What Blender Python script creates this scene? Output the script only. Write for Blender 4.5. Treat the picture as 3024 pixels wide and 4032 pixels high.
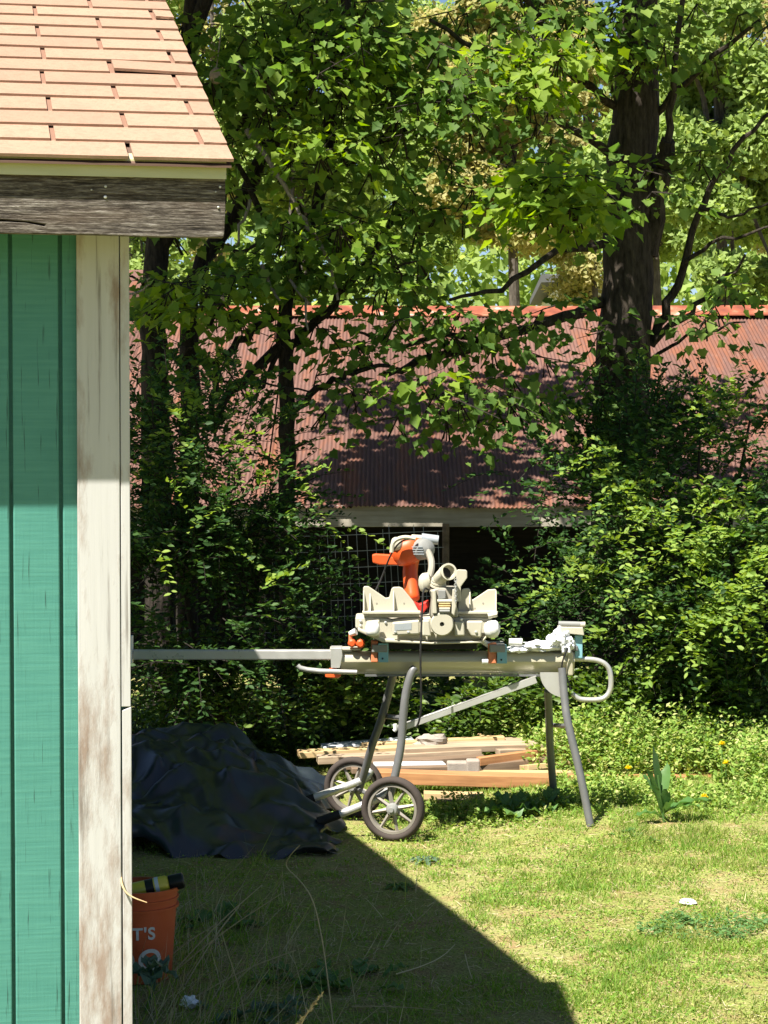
import bpy, bmesh, math, random
import numpy as np
from mathutils import Vector, Matrix, noise as mnoise
rng = np.random.default_rng(7)
random.seed(7)
for o in list(bpy.data.objects): bpy.data.objects.remove(o)
scene = bpy.context.scene
C = scene.collection
# ------------------------------------------------------------------ camera, sky, sun, exposure
F, EYE, HOR = 2200.0, 1.86, 442.0          # focal length in pixels of a 768 wide frame, eye height, horizon row
PITCH = math.atan((512 - HOR) / F)
cam_d = bpy.data.cameras.new('camera'); cam = bpy.data.objects.new('camera', cam_d); C.objects.link(cam)
cam_d.sensor_fit = 'HORIZONTAL'; cam_d.sensor_width = 36.0; cam_d.lens = 36.0 * F / 768
cam_d.clip_start = 0.05; cam_d.clip_end = 2000
cam.location = (0, 0, EYE); cam.rotation_euler = (math.pi / 2 - PITCH, 0, 0)
scene.camera = cam
scene.render.resolution_x, scene.render.resolution_y = 768, 1024
SUN = Vector((0.394, 0.465, -1.0))         # shadow shift per metre of drop
ts = (-SUN).normalized()
sun_el, sun_rot = math.asin(ts.z), math.atan2(ts.x, ts.y)
world = bpy.data.worlds.new('World'); scene.world = world; world.use_nodes = True
wn = world.node_tree; bg = wn.nodes['Background']
sky = wn.nodes.new('ShaderNodeTexSky'); sky.sky_type = 'NISHITA'; sky.sun_disc = False
sky.sun_elevation = sun_el; sky.sun_rotation = sun_rot; sky.altitude = 100; sky.air_density = 0.7; sky.dust_density = 0.4
wn.links.new(sky.outputs[0], bg.inputs[0]); bg.inputs[1].default_value = 0.05
sd = bpy.data.lights.new('sun', 'SUN'); sd.energy = 5.0; sd.angle = math.radians(0.53); sd.color = (1.0, 0.955, 0.87)
so = bpy.data.objects.new('sun', sd); C.objects.link(so)
so.rotation_euler = SUN.to_track_quat('-Z', 'Y').to_euler(); so.location = (-4, -4, 12)
vs = scene.view_settings; vs.view_transform = 'Standard'; vs.look = 'None'; vs.gamma = 1.0; vs.use_curve_mapping = False
vs.exposure = 1.45
# ------------------------------------------------------------------ helpers
def W(px, py, Y):
    """world point that the photograph shows at (px, py) and that stands Y metres away"""
    cx, cy = (px - 384) / F, (512 - py) / F
    dy = math.cos(PITCH) + cy * math.sin(PITCH); dz = -math.sin(PITCH) + cy * math.cos(PITCH)
    t = Y / dy
    return Vector((cx * t, Y, EYE + dz * t))
def sm(a, b, v):
    t = min(1, max(0, (v - a) / (b - a))); return t * t * (3 - 2 * t)
def gz(x, y):
    z = -0.0435 * max(0.0, 10.3 - max(y, 3.0)) + 0.07 * sm(0.3, 1.1, x) * sm(9.2, 10.4, y)
    near = sm(40, 20, abs(y - 10)) * sm(30, 12, abs(x))
    z += near * (0.022 * mnoise.noise(Vector((x * .9, y * .9, 3.1))) + 0.010 * mnoise.noise(Vector((x * 3, y * 3, 1.7))))
    return z
MATS = {}
class NT:
    """short hand for a node material"""
    def __init__(s, name):
        s.m = bpy.data.materials.new(name); s.m.use_nodes = True; s.t = s.m.node_tree; s.n = s.t.nodes
        s.b = s.n['Principled BSDF']; s.out = s.n['Material Output']; MATS[name] = s.m
        s.tc = None
    def link(s, a, b): s.t.links.new(a, b)
    def coord(s, scale=(1, 1, 1), obj=True, rot=(0, 0, 0)):
        if s.tc is None: s.tc = s.n.new('ShaderNodeTexCoord')
        mp = s.n.new('ShaderNodeMapping'); mp.inputs['Scale'].default_value = scale; mp.inputs['Rotation'].default_value = rot
        if obj: s.link(s.tc.outputs['Object'], mp.inputs[0])
        else:
            g = s.n.new('ShaderNodeNewGeometry'); s.link(g.outputs['Position'], mp.inputs[0])
        return mp.outputs[0]
    def noise(s, sc, scale=(1, 1, 1), detail=4, rough=.55, obj=True, dist=0):
        t = s.n.new('ShaderNodeTexNoise'); t.inputs['Scale'].default_value = sc; t.inputs['Detail'].default_value = detail
        t.inputs['Roughness'].default_value = rough; t.inputs['Distortion'].default_value = dist
        s.link(s.coord(scale, obj), t.inputs['Vector']); return t.outputs['Fac']
    def ramp(s, fac, stops, interp='LINEAR'):
        r = s.n.new('ShaderNodeValToRGB'); e = r.color_ramp.elements; r.color_ramp.interpolation = interp
        while len(e) < len(stops): e.new(0.5)
        for el, (p, c) in zip(e, stops):
            el.position = p; el.color = (*c, 1) if not isinstance(c, (int, float)) else (c, c, c, 1)
        s.link(fac, r.inputs[0]); return r.outputs[0]
    def mix(s, fac, a, b, mode='MIX'):
        m = s.n.new('ShaderNodeMix'); m.data_type = 'RGBA'; m.blend_type = mode
        for sock, v in ((m.inputs[0], fac), (m.inputs[6], a), (m.inputs[7], b)):
            if isinstance(v, (int, float)): sock.default_value = v
            elif isinstance(v, tuple): sock.default_value = (*v, 1)
            else: s.link(v, sock)
        return m.outputs[2]
    def bump(s, h, strength=.4, dist=.01):
        b = s.n.new('ShaderNodeBump'); b.inputs['Strength'].default_value = strength; b.inputs['Distance'].default_value = dist
        s.link(h, b.inputs['Height']); s.link(b.outputs[0], s.b.inputs['Normal']); return b
    def color(s, c):
        if isinstance(c, tuple): s.b.inputs['Base Color'].default_value = (*c, 1)
        else: s.link(c, s.b.inputs['Base Color'])
    def rough(s, r, spec=None, metal=None):
        if isinstance(r, (int, float)): s.b.inputs['Roughness'].default_value = r
        else: s.link(r, s.b.inputs['Roughness'])
        if spec is not None: s.b.inputs['Specular IOR Level'].default_value = spec
        if metal is not None: s.b.inputs['Metallic'].default_value = metal
    def island(s):
        g = s.n.new('ShaderNodeNewGeometry'); return g.outputs['Random Per Island']
    def objrand(s):
        g = s.n.new('ShaderNodeObjectInfo'); return g.outputs['Random']
def plain(name, c, rough=.5, spec=.4, metal=0, var=.15, sc=14, bump=.05):
    t = NT(name); n = t.noise(sc, detail=5)
    t.color(t.mix(n, tuple(v * (1 - var) for v in c), tuple(min(1, v * (1 + var)) for v in c)))
    t.rough(t.ramp(n, [(.3, max(.05, rough - .1)), (.7, min(1, rough + .12))]), spec, metal)
    if bump: t.bump(t.noise(sc * 6, detail=3), bump, .004)
    return t.m
def leafmat(name, stops, trans=.35, rough=.5, spec=.35, tcol=None):
    t = NT(name); i = t.island(); col = t.ramp(i, stops)
    t.color(col); t.rough(rough, spec)
    tr = t.n.new('ShaderNodeBsdfTranslucent')
    h = t.n.new('ShaderNodeHueSaturation'); h.inputs['Saturation'].default_value = 1.15; h.inputs['Value'].default_value = 1.5
    h.inputs['Hue'].default_value = 0.485
    t.link(col, h.inputs['Color']); t.link(h.outputs[0], tr.inputs[0])
    mx = t.n.new('ShaderNodeMixShader'); mx.inputs[0].default_value = trans
    t.link(t.b.outputs[0], mx.inputs[1]); t.link(tr.outputs[0], mx.inputs[2]); t.link(mx.outputs[0], t.out.inputs[0])
    return t.m
def tag(o, label=None, cat=None, group=None, kind=None):
    if label: o['label'] = label
    if cat: o['category'] = cat
    if group: o['group'] = group
    if kind: o['kind'] = kind
    return o
def empty(name, loc, rotz=0, label=None, cat=None, group=None):
    o = bpy.data.objects.new(name, None); C.objects.link(o); o.location = loc; o.rotation_euler = (0, 0, rotz)
    o.empty_display_size = .1
    return tag(o, label, cat, group)
def adopt(o, parent):
    """parent o, authored in world space, without moving it"""
    o.parent = parent; par = parent
    m = Matrix.Identity(4)
    chain = []
    while par is not None: chain.append(par); par = par.parent
    for p in reversed(chain):
        m = m @ p.matrix_parent_inverse @ Matrix.LocRotScale(p.location, p.rotation_euler, p.scale)
    o.matrix_parent_inverse = m.inverted()
class MB:
    def __init__(s): s.v = []; s.f = []
    def add(s, vs, fs):
        k = len(s.v); s.v += [tuple(v) for v in vs]; s.f += [tuple(i + k for i in f) for f in fs]; return s
    def box(s, c, size, M=None):
        x, y, z = (d / 2 for d in size); vs = [Vector((i * x, j * y, k * z)) for i in (-1, 1) for j in (-1, 1) for k in (-1, 1)]
        if M is not None: vs = [M @ v for v in vs]
        return s.add([v + Vector(c) for v in vs], [(0, 1, 3, 2), (4, 6, 7, 5), (0, 4, 5, 1), (2, 3, 7, 6), (0, 2, 6, 4), (1, 5, 7, 3)])
    def bar(s, a, b, w, h, up=(0, 0, 1)):
        """a square bar from a to b; h is measured along up, w across"""
        a, b = Vector(a), Vector(b); d = (b - a); L = d.length; d.normalize()
        x = d.cross(Vector(up)).normalized(); u = x.cross(d)
        M = Matrix((d, x, u)).transposed()
        return s.box((a + b) / 2, (L, w, h), M)
    def prism(s, pts, vec):
        n = len(pts); vec = Vector(vec); p = [Vector(q) for q in pts]
        nor = Vector((0, 0, 0))
        for i in range(n): nor += p[i].cross(p[(i + 1) % n])
        if nor.dot(vec) > 0: p = p[::-1]
        vs = p + [q + vec for q in p]
        fs = [tuple(range(n)), tuple(range(2 * n - 1, n - 1, -1))] + [(i, i + n, (i + 1) % n + n, (i + 1) % n) for i in range(n)]
        return s.add(vs, [f[::-1] if k > 1 else f for k, f in enumerate(fs)])
    def tube(s, path, r, seg=8, cap=True):
        P = [Vector(p) for p in path]; n = len(P); R = r if isinstance(r, (list, tuple)) else [r] * n
        vs = []; ref = None
        for i in range(n):
            d = (P[min(i + 1, n - 1)] - P[max(i - 1, 0)]).normalized()
            if ref is None: ref = d.orthogonal().normalized()
            ref = (ref - d * ref.dot(d)).normalized(); u = d.cross(ref)
            for k in range(seg):
                a = 2 * math.pi * k / seg; vs.append(P[i] + (ref * math.cos(a) + u * math.sin(a)) * R[i])
        fs = [(i * seg + k, i * seg + (k + 1) % seg, (i + 1) * seg + (k + 1) % seg, (i + 1) * seg + k) for i in range(n - 1) for k in range(seg)]
        if cap: fs += [tuple(range(seg))[::-1], tuple(range((n - 1) * seg, n * seg))]
        return s.add(vs, fs)
    def lathe(s, c, axis, prof, seg=24, cap=True):
        """prof: list of (along axis, radius)"""
        d = Vector(axis).normalized(); x = d.orthogonal().normalized(); u = d.cross(x); c = Vector(c); n = len(prof)
        vs = [c + d * h + (x * math.cos(2 * math.pi * k / seg) + u * math.sin(2 * math.pi * k / seg)) * r for h, r in prof for k in range(seg)]
        fs = [(i * seg + k, i * seg + (k + 1) % seg, (i + 1) * seg + (k + 1) % seg, (i + 1) * seg + k) for i in range(n - 1) for k in range(seg)]
        loop = prof[0] == prof[-1] or max(abs(prof[0][0] - prof[-1][0]), abs(prof[0][1] - prof[-1][1])) < 1e-6
        if not loop and cap and prof[0][1] > 1e-4: fs.append(tuple(range(seg))[::-1])
        if not loop and cap and prof[-1][1] > 1e-4: fs.append(tuple(range((n - 1) * seg, n * seg)))
        return s.add(vs, fs)
    def blob(s, c, r, M=None, seg=14, rings=9, wob=0, p=1.0, seed=0):
        """rounded lump; p below 1 squares it off"""
        vs = []; f = lambda t: math.copysign(abs(t) ** p, t)
        for i in range(rings + 1):
            th = math.pi * i / rings
            for k in range(seg):
                ph = 2 * math.pi * k / seg
                v = Vector((f(math.sin(th)) * f(math.cos(ph)), f(math.sin(th)) * f(math.sin(ph)), f(math.cos(th))))
                if wob: v *= 1 + wob * mnoise.noise(v * 2 + Vector((seed, 0, 0)))
                v = Vector((v.x * r[0], v.y * r[1], v.z * r[2]))
                vs.append((M @ v if M is not None else v) + Vector(c))
        fs = [(i * seg + k, (i + 1) * seg + k, (i + 1) * seg + (k + 1) % seg, i * seg + (k + 1) % seg) for i in range(rings) for k in range(seg)]
        return s.add(vs, fs)
    def build(s, name, m, parent=None, bevel=0, smooth=False, local=False):
        me = bpy.data.meshes.new(name); me.from_pydata(s.v, [], s.f); me.validate(); me.update()
        bm = bmesh.new(); bm.from_mesh(me); bmesh.ops.remove_doubles(bm, verts=bm.verts, dist=1e-6)
        bmesh.ops.recalc_face_normals(bm, faces=bm.faces); bm.to_mesh(me); bm.free()
        me.materials.append(MATS[m] if isinstance(m, str) else m)
        o = bpy.data.objects.new(name, me); C.objects.link(o)
        if smooth:
            me.polygons.foreach_set('use_smooth', [True] * len(me.polygons))
            me.set_sharp_from_angle(angle=math.radians(38))
        if bevel:
            b = o.modifiers.new('bevel', 'BEVEL'); b.width = bevel; b.segments = 2; b.limit_method = 'ANGLE'; b.angle_limit = math.radians(35)
        if parent is not None:
            if local: o.parent = parent
            else: adopt(o, parent)
        return o
def rebase(o):
    """move a top-level mesh's origin to the middle of its base"""
    me = o.data; n = len(me.vertices); a = np.empty(n * 3, np.float32); me.vertices.foreach_get('co', a); a = a.reshape(-1, 3)
    lo, hi = a.min(0), a.max(0); c = np.array([(lo[0] + hi[0]) / 2, (lo[1] + hi[1]) / 2, lo[2]])
    a -= c.astype(np.float32); me.vertices.foreach_set('co', a.ravel()); o.location = Vector(c); return o
# ---- scattering of many small faces into one mesh
def unit(a): return a / np.maximum(1e-9, np.linalg.norm(a, axis=-1, keepdims=True))
def frames(d, n):
    y = unit(d); x = unit(np.cross(y, n)); z = np.cross(x, y)
    return np.stack([x, y, z], -1)
def scatter(name, T, P, R, S, m, parent=None, smooth=False):
    TV, TF = np.asarray(T[0], float), np.asarray(T[1], int); N, k = len(P), len(TV)
    S = np.asarray(S, float)
    if S.ndim == 1: S = S[:, None].repeat(3, 1)
    V = np.einsum('nij,nkj->nki', R, TV[None] * S[:, None, :]) + P[:, None, :]
    Fc = (TF[None] + (np.arange(N) * k)[:, None, None]).reshape(-1, 3)
    me = bpy.data.meshes.new(name); me.vertices.add(N * k); me.vertices.foreach_set('co', V.astype(np.float32).ravel())
    me.loops.add(Fc.size); me.loops.foreach_set('vertex_index', Fc.astype(np.int32).ravel())
    me.polygons.add(len(Fc)); me.polygons.foreach_set('loop_start', np.arange(0, Fc.size, 3, dtype=np.int32))
    if smooth: me.polygons.foreach_set('use_smooth', np.ones(len(Fc), bool))
    me.update(calc_edges=True); me.materials.append(MATS[m] if isinstance(m, str) else m)
    o = bpy.data.objects.new(name, me); C.objects.link(o)
    if parent is not None: adopt(o, parent)
    return o
_h = [(.28, -.06, .07), (.33, .15, .04), (.52, .40, .09), (.33, .56, .02)]
MAPLE = ([(0, .34, -.05), (0, 0, 0)] + _h + [(0, 1, -.16)] + [(-x, y, z) for x, y, z in _h[::-1]],
         [(0, i, i + 1 if i < 10 else 1) for i in range(1, 11)])
OVAL = ([(0, 0, 0), (.24, .35, .06), (.2, .7, .05), (0, 1, -.03), (-.2, .7, .05), (-.24, .35, .06), (0, .5, -.02)],
        [(6, 0, 1), (6, 1, 2), (6, 2, 3), (6, 3, 4), (6, 4, 5), (6, 5, 0)])
RHOMB = ([(0, 0, 0), (.3, .45, .07), (0, 1, 0), (-.3, .45, .07)], [(0, 1, 2), (0, 2, 3)])
BLADE = ([(-.5, 0, 0), (.5, 0, 0), (-.38, .5, .12), (.38, .5, .12), (0, 1, .42)], [(0, 1, 3), (0, 3, 2), (2, 3, 4)])
def rand_normals(n, tilt):
    a = rng.normal(0, tilt, (n, 3)); a[:, 2] = 1; return unit(a)
# ------------------------------------------------------------------ materials
t = NT('teal_paint')
n1 = t.noise(9, (1, 1, 1)); brush = t.noise(30, (.25, 1, 5), detail=5); grain = t.noise(60, (3, 3, .12), detail=4)
c = t.mix(n1, (.050, .195, .155), (.074, .245, .196)); c = t.mix(t.ramp(brush, [(.4, 0), (.75, .5)]), c, (.10, .30, .23))
c = t.mix(t.ramp(grain, [(.63, 0), (.70, .8)]), c, (.02, .06, .045))
t.color(c); t.rough(.55, .3); t.bump(t.mix(.5, brush, grain), .35, .003)
t = NT('trim_paint')                                    # old white paint, worn to bare wood
gr = t.noise(26, (2.6, 2.6, .1), detail=6, rough=.6); pt = t.noise(6.5, (2.2, 2.2, .55), detail=7, rough=.68)
sep = t.n.new('ShaderNodeSeparateXYZ'); t.link(t.coord(), sep.inputs[0])
hz = t.n.new('ShaderNodeMapRange'); hz.inputs[1].default_value = .6; hz.inputs[2].default_value = 1.75; hz.inputs[3].default_value = .13; hz.inputs[4].default_value = -.05
t.link(sep.outputs[2], hz.inputs[0])
ad = t.n.new('ShaderNodeMath'); ad.operation = 'ADD'; t.link(pt, ad.inputs[0]); t.link(hz.outputs[0], ad.inputs[1])
wood = t.mix(gr, (.20, .145, .11), (.36, .285, .235)); paint = t.mix(gr, (.41, .402, .378), (.53, .522, .50))
wear = t.ramp(ad.outputs[0], [(.48, 0), (.66, 1)])
c = t.mix(wear, paint, wood); c = t.mix(t.ramp(gr, [(.30, .75), (.42, 0)]), c, (.16, .14, .12))
t.color(c); t.rough(.75, .25); t.bump(t.mix(.5, gr, wear), .35, .004)
t = NT('fascia_wood')                                   # grey weathered board with raised grain
g1 = t.noise(34, (.2, 3, 6.0), detail=8, rough=.75, dist=.6); g3 = t.noise(52, (.7, 3, 5.5), detail=5, rough=.7, dist=.4); g1 = t.mix(.42, g1, g3); g2 = t.noise(10, (.5, 2, 2.4), detail=5)
c = t.ramp(g1, [(.37, (.012, .010, .008)), (.47, (.075, .062, .050)), (.54, (.19, .165, .135)), (.63, (.40, .37, .32))])
c = t.mix(t.ramp(g2, [(.45, 0), (.75, .45)]), c, (.15, .105, .07)); t.color(c); t.rough(.85, .15); t.bump(g1, 1.0, .012)
t = NT('drip_paint'); n = t.noise(8, (.5, 1, 3), detail=5)
t.color(t.ramp(n, [(.35, (.42, .42, .22)), (.6, (.50, .49, .29)), (.8, (.38, .43, .34))])); t.rough(.45, .4)
t = NT('shingle')
n = t.noise(420, detail=2, rough=.7); n2 = t.noise(5.5, detail=7, rough=.7, obj=False); r = t.objrand()
c = t.ramp(r, [(0, (.32, .205, .142)), (.5, (.37, .240, .165)), (1, (.40, .262, .182))])
n5 = t.noise(75, detail=3, rough=.7); c = t.mix(t.ramp(n, [(.35, .55), (.62, 0)]), c, (.27, .16, .11)); c = t.mix(t.ramp(n5, [(.36, .5), (.52, 0)]), c, (.26, .155, .105)); c = t.mix(t.ramp(n2, [(.45, 0), (.75, .6)]), c, (.27, .175, .125))
sepy = t.n.new('ShaderNodeSeparateXYZ'); t.link(t.coord(), sepy.inputs[0])
c = t.mix(t.ramp(sepy.outputs[1], [(.131, 0), (.137, .85)]), c, (.21, .115, .08))      # dirt held in the cut-outs, their shadow put into the colour too
t.color(c); t.rough(.95, .1); t.bump(n, .5, .004)
plain('roof_felt', (.12, .075, .055), .95, .1)
t = NT('rust_roof')
streak = t.noise(4.2, (1.5, .22, .22), detail=6, rough=.65, obj=False, dist=.4); fine = t.noise(26, (1, .3, .3), detail=4, obj=False); r = t.objrand()
a = t.mix(r, (.112, .060, .048), (.165, .090, .073)); c = t.mix(t.ramp(streak, [(.5, 0), (.64, .7)]), a, (.21, .080, .042))
c = t.mix(t.ramp(fine, [(.55, 0), (.8, .5)]), c, (.24, .15, .12)); c = t.mix(t.ramp(streak, [(.25, .8), (.42, 0)]), c, (.06, .032, .028))
t.color(c); t.rough(.85, .1); t.bump(fine, .2, .004)
t = NT('rust_ridge'); n = t.noise(5, detail=5); t.color(t.ramp(n, [(.3, (.15, .045, .028)), (.5, (.26, .075, .038)), (.62, (.34, .17, .10)), (.7, (.5, .47, .43))])); t.rough(.55, .3)
def woodmat(name, ca, cb, dark, axis_scale, rough=.75):
    t = NT(name); g = t.noise(18, axis_scale, detail=6, rough=.62, dist=.3); b = t.noise(3, (1, 1, 1), detail=3)
    c = t.mix(t.ramp(g, [(.34, 0), (.62, 1)]), ca, cb); c = t.mix(t.ramp(b, [(.45, 0), (.8, .55)]), c, dark); r = t.objrand()
    c = t.mix(t.ramp(r, [(0, 0), (1, .25)]), c, dark)
    t.color(c); t.rough(rough, .25); t.bump(g, .3, .004); return t.m
woodmat('grey_board', (.30, .27, .21), (.42, .38, .31), (.17, .14, .10), (.15, 2, 2))
woodmat('orange_lumber', (.30, .135, .058), (.50, .25, .11), (.17, .085, .045), (.12, 2, 2), .55)
woodmat('yellow_lumber', (.40, .27, .13), (.58, .42, .22), (.24, .15, .08), (.12, 2, 2), .6)
woodmat('tan_lumber', (.24, .175, .115), (.42, .32, .22), (.13, .095, .07), (.12, 2, 2))
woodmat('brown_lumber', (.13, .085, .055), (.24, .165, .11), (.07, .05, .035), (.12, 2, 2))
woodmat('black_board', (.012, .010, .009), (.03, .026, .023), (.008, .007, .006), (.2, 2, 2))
plain('white_board_paint', (.62, .64, .68), .5, .4, var=.08)
plain('stone_grey', (.30, .26, .22), .9, .2, var=.3, sc=20, bump=.4)
def bark(name, a, b, sc=12):
    t = NT(name); v = t.n.new('ShaderNodeTexVoronoi'); v.inputs['Scale'].default_value = sc; t.link(t.coord((1.6, 1.6, .28), False), v.inputs['Vector'])
    n = t.noise(sc * 2.2, (1.4, 1.4, .35), detail=6, rough=.65, obj=False)
    t.color(t.mix(t.ramp(n, [(.35, 0), (.7, 1)]), a, b)); t.rough(.9, .15); t.bump(t.mix(.5, v.outputs['Distance'], n), .9, .03); return t.m
bark('maple_bark', (.018, .014, .011), (.075, .06, .046)); bark('dark_bark', (.016, .013, .011), (.055, .044, .035), 18)
bark('pale_bark', (.16, .13, .10), (.34, .29, .24), 22); bark('far_bark', (.06, .05, .04), (.14, .12, .10), 8)
leafmat('maple_leaf', [(0, (.075, .145, .032)), (.5, (.11, .195, .042)), (.85, (.165, .26, .055)), (1, (.24, .33, .075))], .54, .55, .15)
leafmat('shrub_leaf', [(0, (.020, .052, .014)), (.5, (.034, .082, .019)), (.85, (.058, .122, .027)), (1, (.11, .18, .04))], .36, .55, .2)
leafmat('maple_sunlit', [(0, (.12, .22, .025)), (1, (.24, .33, .05))], .5, .5, .15)  # brighter copy of the maple leaf, sunlight put into its colour
leafmat('shrub_sunlit', [(0, (.12, .22, .035)), (1, (.26, .35, .07))], .4, .55, .2)  # brighter yellow-green copy of the shrub leaf, sunlight put into its colour
leafmat('vine_leaf', [(0, (.04, .085, .012)), (.6, (.075, .14, .02)), (1, (.15, .22, .04))], .36, .45, .35)
leafmat('far_green', [(0, (.14, .21, .05)), (.5, (.23, .32, .08)), (1, (.34, .43, .14))], .5, .55, .2)
leafmat('far_yellow', [(0, (.22, .23, .07)), (.5, (.34, .33, .12)), (1, (.47, .42, .19))], .5, .55, .2)
leafmat('far_dark', [(0, (.025, .06, .012)), (1, (.07, .12, .025))], .3, .55, .2)
leafmat('grass_blade', [(0, (.13, .25, .035)), (.4, (.19, .32, .05)), (.68, (.27, .37, .075)), (.88, (.36, .38, .12)), (1, (.44, .38, .19))], .4, .6, .15)
gm = MATS['grass_blade'].node_tree; gp = MATS['grass_blade'].node_tree.nodes['Principled BSDF']
lk = gp.inputs['Base Color'].links[0].from_socket
class _G(NT):
    def __init__(s, m): s.m = m; s.t = m.node_tree; s.n = s.t.nodes; s.tc = None
q = _G(MATS['grass_blade']); pn = q.noise(1.9, detail=4, obj=False); pn2 = q.noise(6.5, detail=3, obj=False)
cc_ = q.mix(q.ramp(pn, [(.54, 0), (.72, .5)]), lk, (.40, .25, .14)); cc_ = q.mix(q.ramp(pn2, [(.30, .9), (.46, 0)]), cc_, (.10, .22, .035))
q.link(cc_, gp.inputs['Base Color'])
leafmat('weed_leaf', [(0, (.13, .235, .04)), (.5, (.22, .33, .065)), (.85, (.34, .40, .11)), (1, (.46, .45, .20))], .34, .6, .15)
leafmat('dock_leaf', [(0, (.055, .14, .035)), (1, (.11, .21, .055))], .3, .4, .4)
leafmat('blue_leaf', [(0, (.07, .125, .07)), (1, (.12, .18, .11))], .25, .45, .35)
leafmat('straw', [(0, (.34, .27, .15)), (1, (.55, .47, .30))], .2, .7, .15)
leafmat('clover', [(0, (.07, .16, .05)), (1, (.13, .24, .075))], .35, .5, .2)
leafmat('petal_yellow', [(0, (.72, .58, .02)), (1, (.8, .68, .04))], .2, .6, .1)
t = NT('lawn_soil')
n1 = t.noise(1.6, detail=6, obj=False); n2 = t.noise(9, detail=6, rough=.7, obj=False); n3 = t.noise(120, detail=3, obj=False)
c = t.mix(t.ramp(n1, [(.38, 0), (.62, 1)]), (.25, .29, .07), (.33, .32, .12)); c = t.mix(t.ramp(n2, [(.47, 0), (.68, .8)]), c, (.33, .20, .11))
c = t.mix(t.ramp(n3, [(.35, .6), (.6, 0)]), c, (.05, .04, .02)); t.color(c); t.rough(.95, .1); t.bump(n3, .6, .02)
# metal, plastic and cloth
plain('stand_paint', (.46, .42, .30), .38, .5, .15, var=.1, sc=8); plain('stand_grey', (.15, .15, .148), .42, .5, .2, var=.15)
plain('tube_silver', (.50, .49, .46), .36, .5, .45, var=.12); plain('saw_cast', (.46, .43, .335), .5, .4, 0, var=.07, sc=6)
plain('saw_cast_dark', (.30, .275, .22), .55, .4, 0, var=.15); plain('saw_orange', (.60, .090, .018), .42, .4, 0, var=.08)
plain('guard_red', (.55, .03, .02), .35, .5); plain('motor_grey', (.23, .23, .215), .5, .4); plain('bracket_orange', (.60, .20, .09), .5, .4, var=.2, sc=30)
plain('pad_blue', (.20, .40, .46), .45, .4, var=.06); plain('rubber_black', (.012, .012, .012), .65, .3); plain('brass', (.48, .33, .15), .4, .5, .7)
plain('label_silver', (.36, .39, .41), .35, .5, .2); plain('white_plastic', (.72, .71, .68), .45, .4, var=.05); plain('cord_black', (.02, .019, .018), .6, .3)
plain('wire_zinc', (.36, .36, .34), .5, .5, .6); plain('tyre_rubber', (.055, .044, .038), .85, .2, var=.3, sc=25, bump=.2); plain('rim_grey', (.25, .225, .19), .5, .4, .2, var=.2)
plain('bucket_orange', (.52, .095, .03), .42, .4, var=.1); plain('print_white', (.62, .60, .58), .6, .3); plain('can_yellow', (.58, .48, .04), .35, .5); plain('can_black', (.01, .01, .011), .4, .4)
plain('can_white', (.6, .64, .68), .35, .5); plain('can_blue', (.03, .06, .22), .35, .5); plain('nail_head', (.55, .55, .53), .4, .5, .6); plain('house_white', (.66, .63, .55), .8, .2, var=.05)
plain('slate', (.10, .10, .11), .8, .3); plain('house_glass', (.03, .035, .04), .1, .6); plain('rag_white', (.74, .74, .76), .9, .1, var=.06, sc=30)
t = NT('tarp'); n = t.noise(5, detail=5); n2 = t.noise(240, detail=1)
t.color(t.ramp(n, [(.3, (.009, .012, .018)), (.6, (.016, .022, .030)), (.8, (.035, .045, .052))])); t.rough(.3, .5); t.bump(n2, .15, .002)
# ------------------------------------------------------------------ ground
def axis(lo, hi, a, b, step):
    mid = np.arange(a, b + 1e-6, step)
    l = a - np.geomspace(step, a - lo, 22); r = b + np.geomspace(step, hi - b, 22)
    return np.concatenate([l[::-1], mid, r])
xs, ys = axis(-400, 400, -6, 6, .15), axis(-60, 900, 3, 18, .15)
mb = MB(); nx = len(xs)
mb.v = [(x, y, gz(x, y)) for y in ys for x in xs]
mb.f = [(j * nx + i, j * nx + i + 1, (j + 1) * nx + i + 1, (j + 1) * nx + i) for j in range(len(ys) - 1) for i in range(nx - 1)]
g = mb.build('ground', 'lawn_soil', smooth=True); tag(g, kind='structure')
# ------------------------------------------------------------------ green shed (local: x along the eave, y into the shed)
TH = math.radians(10.6); E = W(232.6, 163, 4.5); ct, st = math.cos(TH), math.sin(TH)
shed = empty('green_shed', (E.x, E.y, gz(E.x, E.y)), TH, 'teal painted plank shed with white corner trim and tan shingle roof', 'shed')
Z0 = shed.location.z
def SL(x, y, z): return Vector((x, y, z - Z0))     # local point, z given as world height
def zt(py, d=4.5): return EYE + (HOR - py) * d / F
SLP = .40; LW, OV, YW, PIT = 3.9, .196, .2245, math.atan(SLP)
L1, L2 = 1.80, 4.5; ZE = zt(163); ZR = ZE + SLP * L1; ZB = 2.40
WD = L1 + L2 - .2                                    # rear wall position
# walls
fw = MB().box(SL(-(LW) / 2, YW + .045, 1.0), (LW - 2 * OV, .06, 3.0)).build('front_wall', 'teal_paint', shed, local=True)
pl_me = None; x = -OV - .0225 - .0495                    # first groove next to the trim
edges = [-.2345]
px_g = [-.268]                                           # groove centres, from the photograph
k = 0
def plank(x0, x1):
    w = x1 - x0 - .0075
    return MB().box((0, 0, 0), (w, .016, 2.9)).build('siding_plank', 'teal_paint', fw, bevel=.003, local=True)
gx = -.340; first = plank(gx, -.199); first.location = SL((gx - .199) / 2, YW + .008, 1.0)
proto = None
for i in range(32):
    x1 = gx - .104 * i; x0 = x1 - .104
    if x0 < -LW + OV: break
    if proto is None: proto = plank(x0, x1); o = proto
    else: o = proto.copy(); C.objects.link(o)
    o.location = SL((x0 + x1) / 2, YW + .008 + .0006 * ((i * 7) % 3 - 1), 1.0)
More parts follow.
